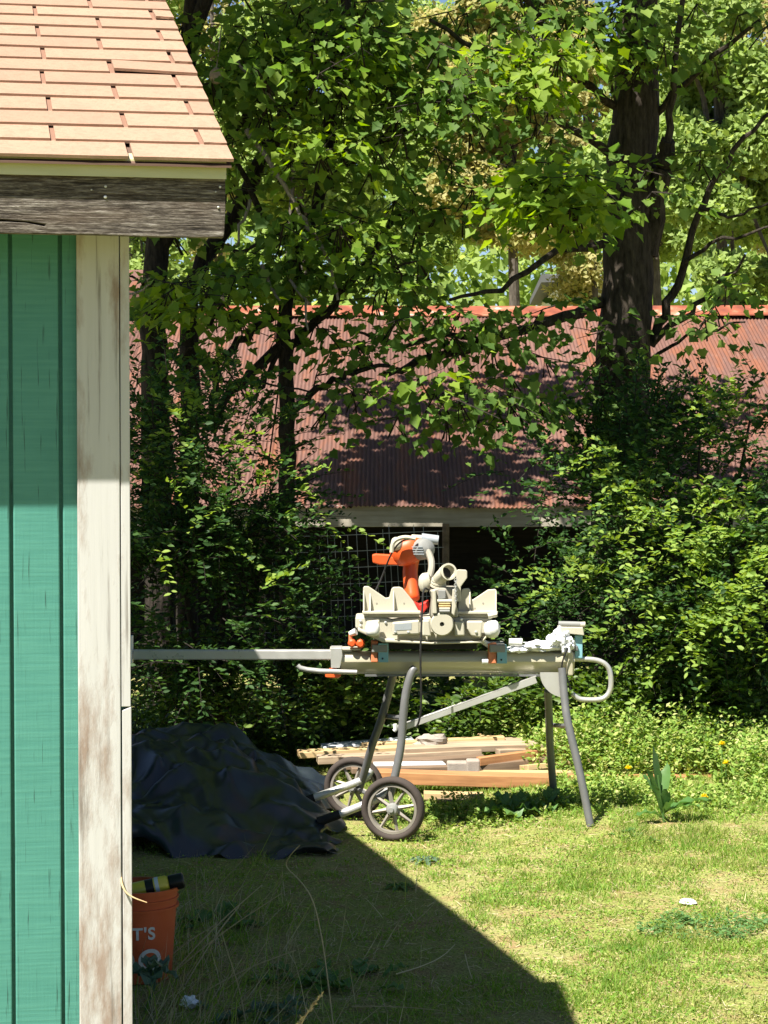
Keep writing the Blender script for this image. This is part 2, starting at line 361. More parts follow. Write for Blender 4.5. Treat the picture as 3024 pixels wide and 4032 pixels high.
# corner trim: front board and the butt edge of the side board
YT = YW - .021
TRW = .089
MB().box(SL(-OV - .0215 - TRW / 2, YT + .0095, 1.15), (TRW, .019, 2.30)).build('trim_board', 'trim_paint', shed, bevel=.002, local=True)
cut = 1.86 - (708 - 442) * 4.69 / F                     # where the side board is spliced
for z0, z1, dx in ((-.1, cut - .004, .0012), (cut + .004, 2.30, 0)):
    MB().prism([SL(-OV - .0195 + dx, YT + .002, z0), SL(-OV + dx, YT + .002, z0), SL(-OV + dx, YT + .002, z1 + (.008 if z1 < 2 else 0)), SL(-OV - .0195 + dx, YT + .002, z1)], (0, .089, 0)).build('trim_board', 'trim_paint', shed, bevel=.0015, local=True)
# gable and rear walls
def gab(x0, x1):
    return MB().prism([SL(x0, YW + .09, -.3), SL(x0, WD, -.3), SL(x0, WD, ZB - .05), SL(x0, L1, ZR - .09), SL(x0, YW + .09, ZE + SLP * (YW + .09) - .09)], (x1 - x0, 0, 0))
gab(-OV - .06, -OV - .012).build('gable_wall', 'teal_paint', shed, local=True)
gab(-LW + OV + .012, -LW + OV + .06).build('gable_wall', 'teal_paint', shed, local=True)
MB().box(SL(-LW / 2, WD + .03, 1.05), (LW - 2 * OV, .05, 2.8)).build('rear_wall', 'teal_paint', shed, local=True)
# fascia with an old split that opens at its left part
FB, FT = zt(238), zt(166); fx = -.014; xc = lambda zx: (zx * 950 / 1659 / 3.9375 - 226.3) / 489.0 + fx
zc = lambda zy: zt(zy * 950 / 1659 / 3.9375)
cr = [(-LW, zc(1536)), (xc(20), zc(1538)), (xc(120), zc(1545)), (xc(230), zc(1550)), (xc(338), zc(1568)), (xc(330), zc(1582)), (xc(200), zc(1560)), (xc(60), zc(1556)), (-LW, zc(1556))]
out = [(-LW, FT), (fx, FT), (fx + .0005, zc(1450)), (fx - .002, zc(1600)), (fx - .004, FB), (xc(1100), FB - .001), (xc(700), FB + .001), (-LW, FB)] + cr[::-1]
MB().prism([SL(a, .010, b) for a, b in out], (0, .019, 0)).build('fascia_board', 'fascia_wood', shed, bevel=.0015, local=True)
MB().box(SL(-LW / 2, .032, (FB + FT) / 2), (LW - .1, .004, FT - FB - .02)).build('split_backing', 'black_board', shed, local=True)  # black backing added behind the split so the gap reads dark
for i, (a, b, r) in enumerate(((740, 1305, .0028), (738, 1376, .0036), (645, 1330, .0018), (1520, 1292, .0026), (1508, 1432, .0026), (1490, 1326, .0018))):
    MB().lathe(SL(xc(a), .0102, zc(b)), (0, -1, 0), [(0, r), (.002, r), (.0032, r * .5)], 8).build('nail', 'nail_head', shed, local=True)
# drip edge: a thin angled strip under the shingles
DT, DB = zt(162), zt(180.5)
MB().prism([SL(-LW, .0005, DB), SL(-LW, .0035, DB), SL(-LW, .0045, DT - .003), SL(-LW, .10, DT - .003 + .0335), SL(-LW, .10, DT + .031), SL(-LW, .001, DT - .002)], (LW - .0128, 0, 0)).build('drip_edge', 'drip_paint', shed, local=True)
# roof deck; unseen rear slope shaped to set the shed's shadow edge
def rp(y): return ZE + SLP * y if y <= L1 else ZR - (ZR - ZB) * (y - L1) / L2
TK = .03
deck = MB().prism([SL(-LW, .012, rp(.012) - .012), SL(-LW, L1, rp(L1) - .012), SL(-LW, L1 + L2, ZB), SL(-LW, L1 + L2, ZB - TK), SL(-LW, L1, rp(L1) - .012 - TK), SL(-LW, .012, rp(.012) - .012 - TK)], (LW - .016, 0, 0)).build('roof', 'roof_felt', shed, local=True)
MB().prism([SL(-LW - .01, L1 - .10, rp(L1 - .1) + .012), SL(-LW - .01, L1, ZR + .014), SL(-LW - .01, L1 + .1, rp(L1 + .1) + .02), SL(-LW - .01, L1 + .1, rp(L1 + .1) + .003), SL(-LW - .01, L1, ZR), SL(-LW - .01, L1 - .10, rp(L1 - .1) + .001)], (LW + .01, 0, 0)).build('ridge_cap', 'shingle', deck, local=True)
EX, TW = .130, .305
shin = {}
def shingle(w):
    key = round(w, 3)
    if key not in shin:
        m_ = MB(); T_ = .0065; w2 = w / 2; n_ = 4
        pr = [(0, 0), (.268, .0)]
        for i in range(n_):
            a, b = -w2 + w * i / n_, -w2 + w * (i + 1) / n_
            ja, jb = ((0, 0) if i == 0 else (.0012 * ((i * 5) % 3 - 1), 0))[0], (0 if i == n_ - 1 else .0012 * (((i + 1) * 5) % 3 - 1))
            m_.add([(a, ja, 0), (b, jb, 0), (b, .268, 0), (a, .268, 0), (a, ja, T_), (b, jb, T_), (b, .268, T_), (a, .268, T_)],
                   [(0, 3, 2, 1), (4, 5, 6, 7), (0, 1, 5, 4), (2, 3, 7, 6)] + ([(0, 4, 7, 3)] if i == 0 else []) + ([(1, 2, 6, 5)] if i == n_ - 1 else []))
        shin[key] = m_.build('shingle', 'shingle', deck, local=True); return shin[key]
    o = shin[key].copy(); C.objects.link(o); return o
MB().prism([SL(-LW, -.016, ZE - SLP * .016 - .004), SL(-LW, .16, ZE + SLP * .16 - .0045), SL(-LW, .16, ZE + SLP * .16 - .010), SL(-LW, -.016, ZE - SLP * .016 - .0085)], (LW - .004, 0, 0)).build('starter_strip', 'roof_felt', deck, local=True)
rows = int(L1 / math.cos(PIT) / EX) + 1
for r in range(rows):
    s0 = r * EX
    if (s0 + .1) * math.cos(PIT) > L1: break
    off = -.205 if r % 2 == 0 else -.0525
    slots = [0.0]; k = off + random.uniform(-.006, .006)
    while k > -LW + .05: slots.append(k); k -= TW
    slots.append(-LW)
    for i, (a, b) in enumerate(zip(slots[1:], slots[:-1])):
        w = (b - a) - .011 if i else (b - a) - .0055
        o = shingle(w); cx = a + .0055 + w / 2
        y = s0 * math.cos(PIT) - .018; z = ZE + SLP * (y) + .004
        lift = random.uniform(0, .006)
        if i == 0 and r in (6, 11): lift = .03
        o.location = SL(cx, y, z + lift * .18); o.rotation_euler = (PIT - .038 - lift * .9, random.uniform(-.002, .002) + (.030 if i == 0 and r in (6, 11) else 0), random.uniform(-.004, .004))
# ------------------------------------------------------------------ low barn with a rusty corrugated roof
YE, YR = 17.0, 22.0; EV, RD = W(384, 505, YE), W(384, 311, YR)
barn = empty('rusty_roof_barn', (0.5, 19.5, 0), 0, 'low open-fronted barn with rusty red corrugated metal roof behind the bushes', 'barn')
X0, X1 = -8.0, 9.5
sl = Vector((0, YR - YE, RD.z - EV.z)); SLN = sl.length; PB = math.atan2(sl.z, sl.y)
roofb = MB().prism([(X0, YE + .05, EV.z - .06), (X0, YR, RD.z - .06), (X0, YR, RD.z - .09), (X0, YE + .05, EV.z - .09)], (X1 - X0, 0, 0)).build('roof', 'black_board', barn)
def sheet(length):
    m_ = MB(); n_ = 22 * 6; w_ = .76; v_ = []
    for j in range(2):
        for i in range(n_ + 1):
            v_.append((w_ * i / n_ - w_ / 2, j * length, .0055 * math.cos(2 * math.pi * i / 6)))
    m_.v = v_; m_.f = [(i, i + 1, n_ + 2 + i, n_ + 1 + i) for i in range(n_)]
    return m_
prt = None; i = 0; x = X0 + .38
while x < X1:
    if prt is None: prt = sheet(SLN * 1.0).build('roof_sheet', 'rust_roof', roofb, smooth=True); o = prt
    else: o = prt.copy(); C.objects.link(o)
    o.location = (x, YE - .06 + .02 * ((i * 5) % 3), EV.z - .02 + .012 * (i % 2)); o.rotation_euler = (PB, 0, random.uniform(-.004, .004)); x += .70; i += 1
x = X0
while x < X1:
    l_ = random.uniform(1.7, 2.3)
    MB().prism([(x, YR - .24, RD.z - .055), (x, YR - .02, RD.z + .05), (x, YR + .02, RD.z + .05), (x, YR + .24, RD.z - .05), (x, YR + .24, RD.z - .06), (x, YR, RD.z + .03), (x, YR - .24, RD.z - .065)], (l_ - .02, random.uniform(-.01, .01), random.uniform(-.015, .015))).build('ridge_cap', 'rust_ridge', barn)
    x += l_
MB().prism([(X0, YR, RD.z - .02), (X0, YR + 5, EV.z), (X0, YR + 5, EV.z - .03), (X0, YR, RD.z - .05)], (X1 - X0, 0, 0)).build('rear_roof', 'rust_roof', barn)
FZ0, FZ1 = W(384, 527, YE).z, W(384, 505.5, YE).z
x = X0
for l_ in (3.4, 4.0, 3.7, 4.2, 2.2):
    MB().box((x + l_ / 2, YE + .04, (FZ0 + FZ1) / 2), (l_ - .012, .038, FZ1 - FZ0)).build('fascia_board', 'grey_board', barn, bevel=.004); x += l_
x = X0; prt = None
while x < X1:                                            # dark boards hanging below the fascia
    if prt is None: prt = MB().box((0, 0, 0), (.19, .02, .22)).build('skirt_board', 'brown_lumber', barn); o = prt
    else: o = prt.copy(); C.objects.link(o)
    o.location = Vector((x, YE + .085, FZ0 - .075)) ; o.parent = barn; x += .2
for x in (-5, -2.2, 3.4, 6.2): MB().box((x, YE + .18, .55), (.12, .12, 1.3)).build('post', 'brown_lumber', barn)
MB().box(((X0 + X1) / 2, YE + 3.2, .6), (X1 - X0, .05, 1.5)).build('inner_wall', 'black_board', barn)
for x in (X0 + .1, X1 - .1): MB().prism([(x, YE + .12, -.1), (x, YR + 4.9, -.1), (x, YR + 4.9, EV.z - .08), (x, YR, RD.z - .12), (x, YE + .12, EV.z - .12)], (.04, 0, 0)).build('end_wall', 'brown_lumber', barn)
# far house and far hut
def house(name, x0, x1, z1, zr, Y, dep, wm, rm, label, wins):
    h = empty(name, ((x0 + x1) / 2, Y + dep / 2, 0), 0, label, 'house')
    MB().box(((x0 + x1) / 2, Y + dep / 2, z1 / 2), (x1 - x0, dep, z1)).build('wall', wm, h)
    MB().prism([(x0 - .3, Y - .4, z1 - .05), (x0 - .3, Y + dep / 2, zr), (x0 - .3, Y + dep + .4, z1 - .05), (x0 - .3, Y + dep + .4, z1 + .1), (x0 - .3, Y + dep / 2, zr + .2), (x0 - .3, Y - .4, z1 + .1)], (x1 - x0 + .6, 0, 0)).build('roof', rm, h)
    for a, b in wins:
        w_ = MB().box((a, Y - .02, b), (.95, .08, 1.3)).build('window', 'white_plastic', h)
        MB().box((a, Y - .06, b), (.8, .03, 1.15)).build('pane', 'house_glass', w_)
a, b = W(566, 300, 52), W(603, 300, 52)
house('far_house', a.x, b.x, W(0, 281, 52).z, W(0, 270, 52).z, 52, 8, 'house_white', 'slate', 'pale cream house glimpsed beyond the barn beside the maple trunk', [(a.x + .55, 4.3)])
a = W(112, 300, 30)
house('far_hut', a.x - 2.0, a.x + .25, W(0, 300, 30).z, W(0, 276, 30).z, 30, 3, 'grey_board', 'rust_roof', 'small far hut with red roof glimpsed right of the shed trim', [])
# ------------------------------------------------------------------ foliage generators
def sprays(blobs, n, ln=(.25, .5), up=.5, droop=.35, shell=.45, cut=-.02):
    """starting points, directions and lengths of leafy shoots filling the ellipsoids"""
    w = np.array([b[1][0] * b[1][2] * (b[2] if len(b) > 2 else 1) for b in blobs], float); w /= w.sum()
    idx = rng.choice(len(blobs), n, p=w)
    c = np.array([b[0] for b in blobs], float)[idx]; r = np.array([b[1] for b in blobs], float)[idx]
    u = unit(rng.normal(size=(n, 3))); rad = rng.uniform(0, 1, (n, 1)) ** shell
    p = c + u * r * rad
    nz = np.array([mnoise.noise(Vector(q) * 2.6) + .5 * mnoise.noise(Vector(q) * 6.0) for q in p]); kp = nz > cut; p, u = p[kp], u[kp]; n = len(p)
    d = unit(u * .9 + np.array([0, 0, up]) + rng.normal(0, .35, (n, 3)))
    return p, d, rng.uniform(*ln, n), droop
def shoot_points(p, d, L, droop, t):
    s = t * L[:, None] if t.ndim > 1 else t[None] * L[:, None]
    q = p[:, None] + d[:, None] * s[..., None]
    q[..., 2] -= droop * s ** 2 / L[:, None] * .9
    return q
def leaves_on(sp, k, T, size, name, m, parent, tilt=.5, spread=.9):
    p, d, L, droop = sp; n = len(p); t = np.linspace(.12, 1, k)[None] + rng.uniform(-.04, .04, (n, k))
    q = shoot_points(p, d, L, droop, t).reshape(-1, 3); D = np.repeat(d, k, 0)
    side = unit(np.cross(D, np.array([0, 0, 1.0])) + 1e-6); sg = np.where(np.arange(n * k) % 2 == 0, 1, -1)[:, None]
    ld = unit(D * .55 + side * sg * spread + rng.normal(0, .3, (n * k, 3)))
    nr = unit(np.array([-.18, -.25, 1.0]) + rng.normal(0, tilt, (n * k, 3)))
    S = rng.uniform(*size, n * k)
    return scatter(name, T, q, frames(ld, nr), S, m, parent)
def stems_of(sp, name, m, parent, r=.004, every=1):
    p, d, L, droop = sp; mb = MB(); q = shoot_points(p, d, L, droop, np.array([0, .5, 1.0]))
    for i in range(0, len(p), every): mb.tube([tuple(v) for v in q[i]], [r, r * .8, r * .4], 3, False)
    return mb.build(name, m, parent)
def blob(px, py, Y, rx, ry, depth, w=1):
    c = W(px, py, Y); s = Y / F
    return (tuple(c), (rx * s, depth, ry * s), w)
def shrub(name, base, blobs, n, k, size, label, leaf='shrub_leaf', T=OVAL, ln=(.22, .5), stems=(), group='bushes in front of the barn', droop=.35, up=.5):
    e = empty(name, base, 0, label, 'bush', group)
    sp = sprays(blobs, n, ln, up, droop)
    tag(leaves_on(sp, k, T, size, 'foliage', leaf, e), kind='stuff'); tag(stems_of(sp, 'twigs', 'dark_bark', e, .0035, 2), kind='stuff')
    for path, r in stems: MB().tube(path, r, 7).build('stem', 'dark_bark', e, smooth=True)
    return e
def base_at(px, Y): p = W(px, 700, Y); return (p.x, Y, gz(p.x, Y) - .02)
def st_up(px, Y, tops):
    b = base_at(px, Y); return [([b, tuple((Vector(b) + W(q[0], q[1], Y)) / 2 + Vector((random.uniform(-.06, .06), random.uniform(-.06, .06), .1))), tuple(W(q[0], q[1], Y))], [.022, .016, .007]) for q in tops]
left_bush = shrub('privet_bush', base_at(215, 12.6), [blob(205, 470, 12.6, 95, 95, .5), blob(230, 540, 12.4, 85, 90, .5), blob(200, 610, 12.2, 90, 90, .5), blob(275, 620, 12.5, 50, 60, .35, .7), blob(150, 420, 12.9, 45, 60, .4, .8), blob(158, 610, 12.4, 35, 80, .3, 1.2)],
      2700, 15, (.028, .052), 'tall dense dark green bush beside the shed, behind the tarp', stems=st_up(215, 12.6, [(170, 430), (230, 450), (280, 520)]))
big_bush = shrub('privet_bush', base_at(690, 12.7), [blob(700, 560, 12.6, 90, 90, .55), blob(740, 450, 12.9, 60, 70, .5), blob(630, 520, 12.9, 75, 70, .45, .8), blob(620, 600, 12.8, 60, 60, .4, .8), blob(545, 480, 13.2, 45, 40, .3, .25), blob(745, 640, 12.3, 60, 60, .4), blob(640, 440, 13.2, 60, 45, .3, .7), blob(545, 600, 13.2, 50, 55, .3, .35)],
      2700, 15, (.030, .054), 'big bright green arching bush on the right below the maple', stems=st_up(690, 12.7, [(640, 470), (700, 440), (750, 420), (590, 540), (740, 560)]))
shrub('privet_bush', base_at(630, 14.0), [blob(632, 420, 14.0, 36, 50, .3), blob(655, 470, 13.9, 40, 60, .3), blob(610, 470, 14.1, 30, 50, .3)],
      520, 13, (.035, .06), 'upright leafy bush hugging the foot of the maple trunk', stems=st_up(632, 14.0, [(640, 385), (620, 420)]), up=.9, droop=.1)
shrub('low_bush', base_at(470, 13.0), [blob(440, 690, 13.0, 110, 38, .45), blob(350, 680, 12.8, 60, 40, .4), blob(540, 690, 12.9, 60, 40, .4)],
      1500, 13, (.032, .060), 'low leafy bush behind the saw stand legs', 'vine_leaf', ln=(.16, .34))
shrub('low_bush', base_at(620, 12.9), [blob(620, 700, 12.6, 40, 32, .3), blob(610, 660, 12.8, 16, 40, .15, .8), blob(660, 710, 12.4, 60, 26, .3), blob(740, 690, 12.6, 40, 40, .3)],
      800, 13, (.032, .058), 'sunlit light green bush right of the stand handle', 'vine_leaf', ln=(.16, .32), up=.8)
shrub('low_bush', base_at(250, 11.9), [blob(250, 690, 12.7, 120, 45, .3), blob(330, 705, 12.9, 50, 26, .25)],
      900, 12, (.03, .05), 'shaded low bush behind the crumpled tarp', 'vine_leaf', ln=(.16, .32))
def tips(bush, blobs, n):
    sp = sprays(blobs, n, (.2, .42), .35, .45, .25); tag(leaves_on(sp, 17, OVAL, (.03, .055), 'sunlit_sprays', 'shrub_sunlit', bush), kind='stuff')  # extra sprays in the brighter leaf colour, painted as sunlit
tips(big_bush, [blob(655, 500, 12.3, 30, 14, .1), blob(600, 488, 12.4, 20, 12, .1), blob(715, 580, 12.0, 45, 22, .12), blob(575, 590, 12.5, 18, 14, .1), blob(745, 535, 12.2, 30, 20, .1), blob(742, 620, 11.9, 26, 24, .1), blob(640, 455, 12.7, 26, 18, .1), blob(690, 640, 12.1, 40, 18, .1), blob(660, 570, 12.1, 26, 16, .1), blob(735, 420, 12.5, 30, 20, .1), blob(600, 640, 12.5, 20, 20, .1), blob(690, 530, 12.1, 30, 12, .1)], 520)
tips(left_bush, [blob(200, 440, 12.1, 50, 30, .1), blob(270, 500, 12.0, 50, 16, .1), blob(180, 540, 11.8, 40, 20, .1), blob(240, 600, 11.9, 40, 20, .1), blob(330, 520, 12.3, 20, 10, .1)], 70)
# ------------------------------------------------------------------ trees
def tree(name, base, label, group, trunk, branches, barkm='maple_bark', seg=14):
    e = empty(name, base, 0, label, 'tree', group)
    MB().tube(trunk[0], trunk[1], seg).build('trunk', barkm, e, smooth=True)
    for path, r in branches: MB().tube(path, r, 7).build('branch', barkm, e, smooth=True)
    return e
def wig(pts, Y0, Y1=None, j=.02, sub=4):
    """pixel polyline -> wavy path at depths Y0..Y1"""
    Y1 = Y0 if Y1 is None else Y1; out = []; n = len(pts) - 1
    for i in range(n):
        for k in range(sub if i < n - 1 else sub + 1):
            t_ = k / sub; x_ = pts[i][0] * (1 - t_) + pts[i + 1][0] * t_; y_ = pts[i][1] * (1 - t_) + pts[i + 1][1] * t_
            d_ = Y0 + (Y1 - Y0) * (i + t_) / n; p_ = W(x_, y_, d_)
            if 0 < i + t_ < n: p_ += Vector((random.uniform(-j, j), random.uniform(-j, j), random.uniform(-j, j)))
            out.append(p_)
    return out
def taper(path, a, b): n = len(path); return [a + (b - a) * i / (n - 1) for i in range(n)]
def br(pts, a, b, Y0, Y1=None, j=.02): p_ = wig(pts, Y0, Y1, j); return (p_, taper(p_, a, b))
YM = 14.5
tp = wig([(619, 720), (621, 470), (622.6, 366), (627, 300), (630, 200), (636, 80), (641, -30), (650, -500)], YM, j=.012, sub=5)
tr_r = [.205 - .005 * min(1, i / 4) - .035 * min(1, max(0, (i - 4) / 12)) - .10 * max(0, (i - 22) / 14) for i in range(len(tp))]
maple = tree('maple_tree', base_at(619, YM), 'large maple with thick dark trunk rising from the right-hand bushes', 'trees in front of the barn', (tp, tr_r), [
    br([(645, 255), (655, 205), (664, 165), (668, 140)], .085, .05, YM, YM - .2), br([(667, 145), (675, 80), (690, -60)], .028, .015, YM - .2, YM - .3), br([(650, 345), (668, 305), (684, 262), (704, 200), (735, 150), (775, 110)], .035, .012, YM, YM - .4),
    br([(652, 344), (690, 312), (720, 285), (745, 255)], .025, .008, YM, YM - .5), br([(650, 360), (690, 335), (745, 322)], .014, .006, YM, YM - .6),
    br([(612, 300), (550, 322), (482, 343), (420, 362), (385, 375)], .040, .020, YM, YM - .9), br([(482, 343), (440, 335), (400, 345), (350, 330)], .022, .008, YM - .5, YM - 1),
    br([(616, 160), (560, 120), (500, 60), (430, 20)], .030, .012, YM, YM - 1.2), br([(614, 240), (560, 250), (500, 290), (450, 300)], .03, .01, YM, YM - .8),
    br([(622, 110), (560, 60), (520, -20)], .030, .018, YM, YM - .8), br([(650, 120), (700, 70), (760, 20)], .026, .012, YM, YM - .6),
    br([(610, 200), (570, 190), (530, 200)], .02, .008, YM, YM - 1.2), br([(700, 210), (730, 215), (775, 200)], .014, .006, YM - .3, YM - .6), br([(684, 262), (720, 240), (775, 225)], .016, .007, YM - .3, YM - .7),
    br([(640, -60), (560, -260), (450, -420)], .09, .03, YM, YM - 1.5), br([(645, -100), (720, -260), (800, -380)], .08, .03, YM, YM - 1), br([(640, -150), (600, -350), (560, -600)], .07, .03, YM, YM - 2.2), br([(642, -90), (580, -300), (540, -420)], .06, .02, YM, YM - 3.2)])
YL = 13.9
small = [tree('young_tree', base_at(158, YL), 'dark tree trunk nearest the shed trim, left of the others', 'trees in front of the barn', br([(160, 760), (157, 420), (154, 330), (158, 245), (170, 150), (190, 40), (215, -200)], .10, .05, YL, j=.015),
    [br([(158, 250), (185, 200), (210, 160), (260, 100)], .05, .02, YL, YL - .4), br([(156, 300), (140, 280), (128, 276)], .012, .006, YL, YL - .3), br([(170, 150), (230, 80), (300, 30)], .05, .02, YL, YL - .6), br([(190, 40), (260, -120), (330, -240)], .05, .02, YL, YL - 1), br([(185, 60), (60, -180), (-140, -260)], .06, .02, YL, YL - 3)], 'dark_bark', 10),  # last branch added to carry the unseen shade clusters
  tree('young_tree', base_at(190, YL + .3), 'leaning dark trunk between the shed-side trunk and the forked sapling', 'trees in front of the barn', br([(188, 760), (189, 480), (189, 390), (187, 300), (203, 262), (240, 205), (285, 120), (330, 10), (360, -180)], .075, .035, YL + .3, j=.015),
    [br([(240, 205), (262, 150), (270, 90)], .03, .012, YL + .3, YL), br([(215, 245), (245, 250), (275, 240)], .018, .008, YL + .3, YL), br([(285, 120), (340, 100), (400, 60)], .03, .012, YL + .3, YL - .3)], 'dark_bark', 10),
  tree('forked_sapling', base_at(287, YL - .2), 'forked many-branched sapling standing before the rusty roof', 'trees in front of the barn', br([(288, 760), (287, 500), (287, 412), (284, 345), (284, 310), (300, 250), (322, 190), (330, 120), (345, 20), (350, -150)], .055, .03, YL - .2, j=.012),
    [br([(285, 344), (256, 368), (228, 391), (213, 425)], .035, .025, YL - .2, YL - .5), br([(277, 314), (247, 336), (219, 361), (212, 420)], .03, .02, YL - .2, YL - .4), br([(288, 352), (305, 330), (333, 304), (360, 270), (400, 215)], .035, .014, YL - .2, YL - .5),
     br([(289, 410), (305, 400), (335, 380), (352, 372), (390, 366)], .028, .012, YL - .2, YL - .5), br([(284, 330), (272, 372), (258, 390)], .02, .012, YL - .2, YL - .4), br([(300, 250), (268, 225), (250, 180), (220, 140)], .03, .012, YL - .2, YL - .5),
     br([(322, 190), (370, 150), (420, 120), (470, 70)], .03, .012, YL - .2, YL - .6), br([(213, 361), (227, 385), (260, 382), (310, 392)], .010, .006, YL - .4, YL - .5)], 'dark_bark', 10)]
# pale dead twigs in the shade of the crowns
dead = small[2]
for pts, a in (([(232, 55), (246, 70), (262, 88), (276, 102)], .012), ([(247, 130), (265, 155), (290, 195), (300, 215)], .02), ([(300, 215), (318, 240), (330, 262), (338, 300)], .016), ([(262, 265), (270, 290), (280, 300)], .014), ([(290, 280), (305, 300), (308, 330)], .012), ([(250, 200), (240, 225), (236, 245)], .012), ([(128, 294), (145, 290), (150, 278)], .008)):
    p_, r_ = br(pts, a, a * .5, YL - .7, YL - .9, .012); MB().tube(p_, r_, 5).build('dead_twig', 'pale_bark', dead, smooth=True)
def maple_crown(parent, regions, total, size=(.04, .088), name='crown', flat=.13, mat='maple_leaf'):
    """flat layered sprays of lobed leaves"""
    w = np.array([r[3] * r[4] * r[6] for r in regions], float); w /= w.sum(); P_, D_, N_ = [], [], []; tw = MB()
    ns = total // 33
    for i in rng.choice(len(regions), ns, p=w):
        px, py, Y, rx, ry, dd, _ = regions[i]; a = rng.uniform(0, 2 * math.pi); q = math.sqrt(rng.uniform())
        c = np.array(W(px + rx * q * math.cos(a), py + ry * q * math.sin(a), Y + rng.uniform(-dd, dd)))
        nrm = unit(np.array([rng.normal(0, .28), rng.normal(-.12, .28), 1.0])); n = int(rng.integers(18, 50)); R_ = rng.uniform(.20, .42)
        u = unit(np.cross(nrm, [1, .2, 0])); v = np.cross(nrm, u); th = rng.uniform(0, 2 * math.pi, n); rr = R_ * np.sqrt(rng.uniform(0.02, 1, n))
        o = u[None] * (rr * np.cos(th))[:, None] + v[None] * (rr * np.sin(th))[:, None]
        p = c + o + nrm * rng.normal(0, flat * .4, n)[:, None]; p[:, 2] -= .25 * rr ** 2 / R_
        P_.append(p); D_.append(unit(o + rng.normal(0, .12, (n, 3)) + np.array([0, -.03, -.12]))); N_.append(unit(nrm[None] + rng.normal(0, .33, (n, 3))))
        for k in range(3):
            e_ = c + o[k % n] * .9; tw.tube([tuple(c + np.array([rng.uniform(-.1, .1), .15, -.12])), tuple(c), tuple(e_)], [.006, .005, .002], 3, False)
    P_, D_, N_ = (np.concatenate(a) for a in (P_, D_, N_))
    o = scatter(name, MAPLE, P_, frames(D_, N_), rng.uniform(*size, len(P_)), mat, parent)
    tag(tw.build('twigs', 'dark_bark', parent), kind='stuff'); return tag(o, kind='stuff')
maple_crown(maple, [(560, 195, 12.8, 45, 40, .3, 1.6), (490, 120, 13.4, 80, 60, .6, .9), (470, 210, 13.4, 45, 50, .5, .5), (500, 20, 13.6, 110, 40, .7, .7), (620, 40, 13.9, 50, 40, .3, .7), (625, 190, 13.8, 30, 40, .25, .3), (710, 30, 13.8, 60, 35, .5, .4),
    (755, 120, 13.8, 25, 40, .5, .3), (690, 130, 14, 30, 40, .4, .15), (540, 330, 13.8, 60, 30, .5, .9), (480, 400, 13.6, 60, 35, .4, .75), (440, 340, 13.6, 60, 40, .5, .8), (570, 280, 13.9, 35, 30, .4, .35), (590, 380, 14, 30, 40, .3, .5), (700, 300, 13.9, 50, 25, .4, .25), (745, 275, 13.8, 30, 22, .4, .35)], 3300)
maple_crown(small[0], [(215, 110, 13.3, 55, 90, .6, 1.2), (170, 270, 13.5, 45, 40, .3, 1.0), (150, 200, 13.8, 30, 40, .3, .8)], 1250)
maple_crown(small[1], [(270, 160, 13.7, 70, 120, .6, 1.2), (250, 30, 13.6, 90, 50, .6, 1.2), (240, 290, 13.4, 60, 40, .4, 1.0)], 1400)
maple_crown(small[2], [(390, 150, 13.3, 90, 130, .7, 1.25), (340, 60, 13.6, 90, 70, .7, 1.2), (350, 250, 13.3, 80, 50, .5, 1.1), (410, 270, 13.5, 70, 40, .5, .8), (360, 330, 13.3, 50, 25, .3, .7), (340, 395, 13.2, 45, 22, .3, .6), (300, 355, 13.4, 40, 25, .3, .5), (215, 350, 13.5, 35, 40, .3, .6), (410, 400, 13.2, 50, 30, .3, .7)], 3100)
maple_crown(maple, [(560, 195, 12.5, 42, 30, .2, 1), (520, 80, 12.9, 40, 20, .2, .5), (545, 50, 13, 30, 20, .2, .5)], 700, (.05, .10), 'sunlit_leaves', mat='maple_sunlit')  # leaf clusters in the brighter colour, painted as catching the sun
maple_crown(small[2], [(325, 140, 12.9, 25, 20, .2, 1), (335, 240, 12.9, 25, 15, .2, 1), (360, 60, 13, 50, 30, .2, .6), (400, 370, 13, 30, 12, .2, .5)], 560, (.045, .09), 'sunlit_leaves', mat='maple_sunlit')
maple_crown(small[0], [(180, 285, 13.0, 35, 20, .2, 1), (230, 300, 13, 30, 12, .2, .8)], 200, (.05, .095), 'sunlit_leaves', mat='maple_sunlit')
# crowns go on above the frame, with unseen leaf clusters added to throw dappled shade
def shade_crown(parent, cs, n, size=(.12, .19)):
    c = np.array([q[:3] for q in cs], float); r = np.array([q[3] for q in cs], float); i = rng.choice(len(cs), n, p=r ** 2 / (r ** 2).sum())
    p = c[i] + unit(rng.normal(size=(n, 3))) * (r[i] * rng.uniform(0, 1, n) ** .4)[:, None]
    tag(scatter('crown', MAPLE, p, frames(unit(rng.normal(size=(n, 3)) * [1, 1, .3]), rand_normals(n, .45)), rng.uniform(*size, n), 'maple_leaf', parent), kind='stuff')
shade_crown(maple, [(1.6, 14.3, 6.6, 1.3), (.6, 13.8, 6.3, 1.1), (2.6, 14, 6.3, 1.2), (1.0, 13.5, 7.6, 1.5), (2.2, 14.6, 8.0, 1.5), (-.4, 15.6, 6.1, .8), (.5, 15.6, 6.0, .7), (-1.6, 17.2, 6.5, .9), (-.4, 17.4, 6.7, .9), (.8, 17.2, 6.6, .8)], 3900)
shade_crown(maple, [(.3, 11.1, 5.5, .7), (1.0, 11.4, 5.6, .75), (1.6, 11.5, 5.8, .75)], 560)
shade_crown(small[0], [(-1.9, 13.2, 5.9, .9), (-2.6, 12.6, 5.6, .9), (-1.6, 12.4, 6.3, .8), (-3.2, 13.4, 5.0, .9), (-2.6, 10.9, 5.5, .8), (-1.9, 11.1, 5.6, .7), (-3.3, 10.6, 5.2, .8), (-2.3, 11.7, 5.2, .6)], 3000)
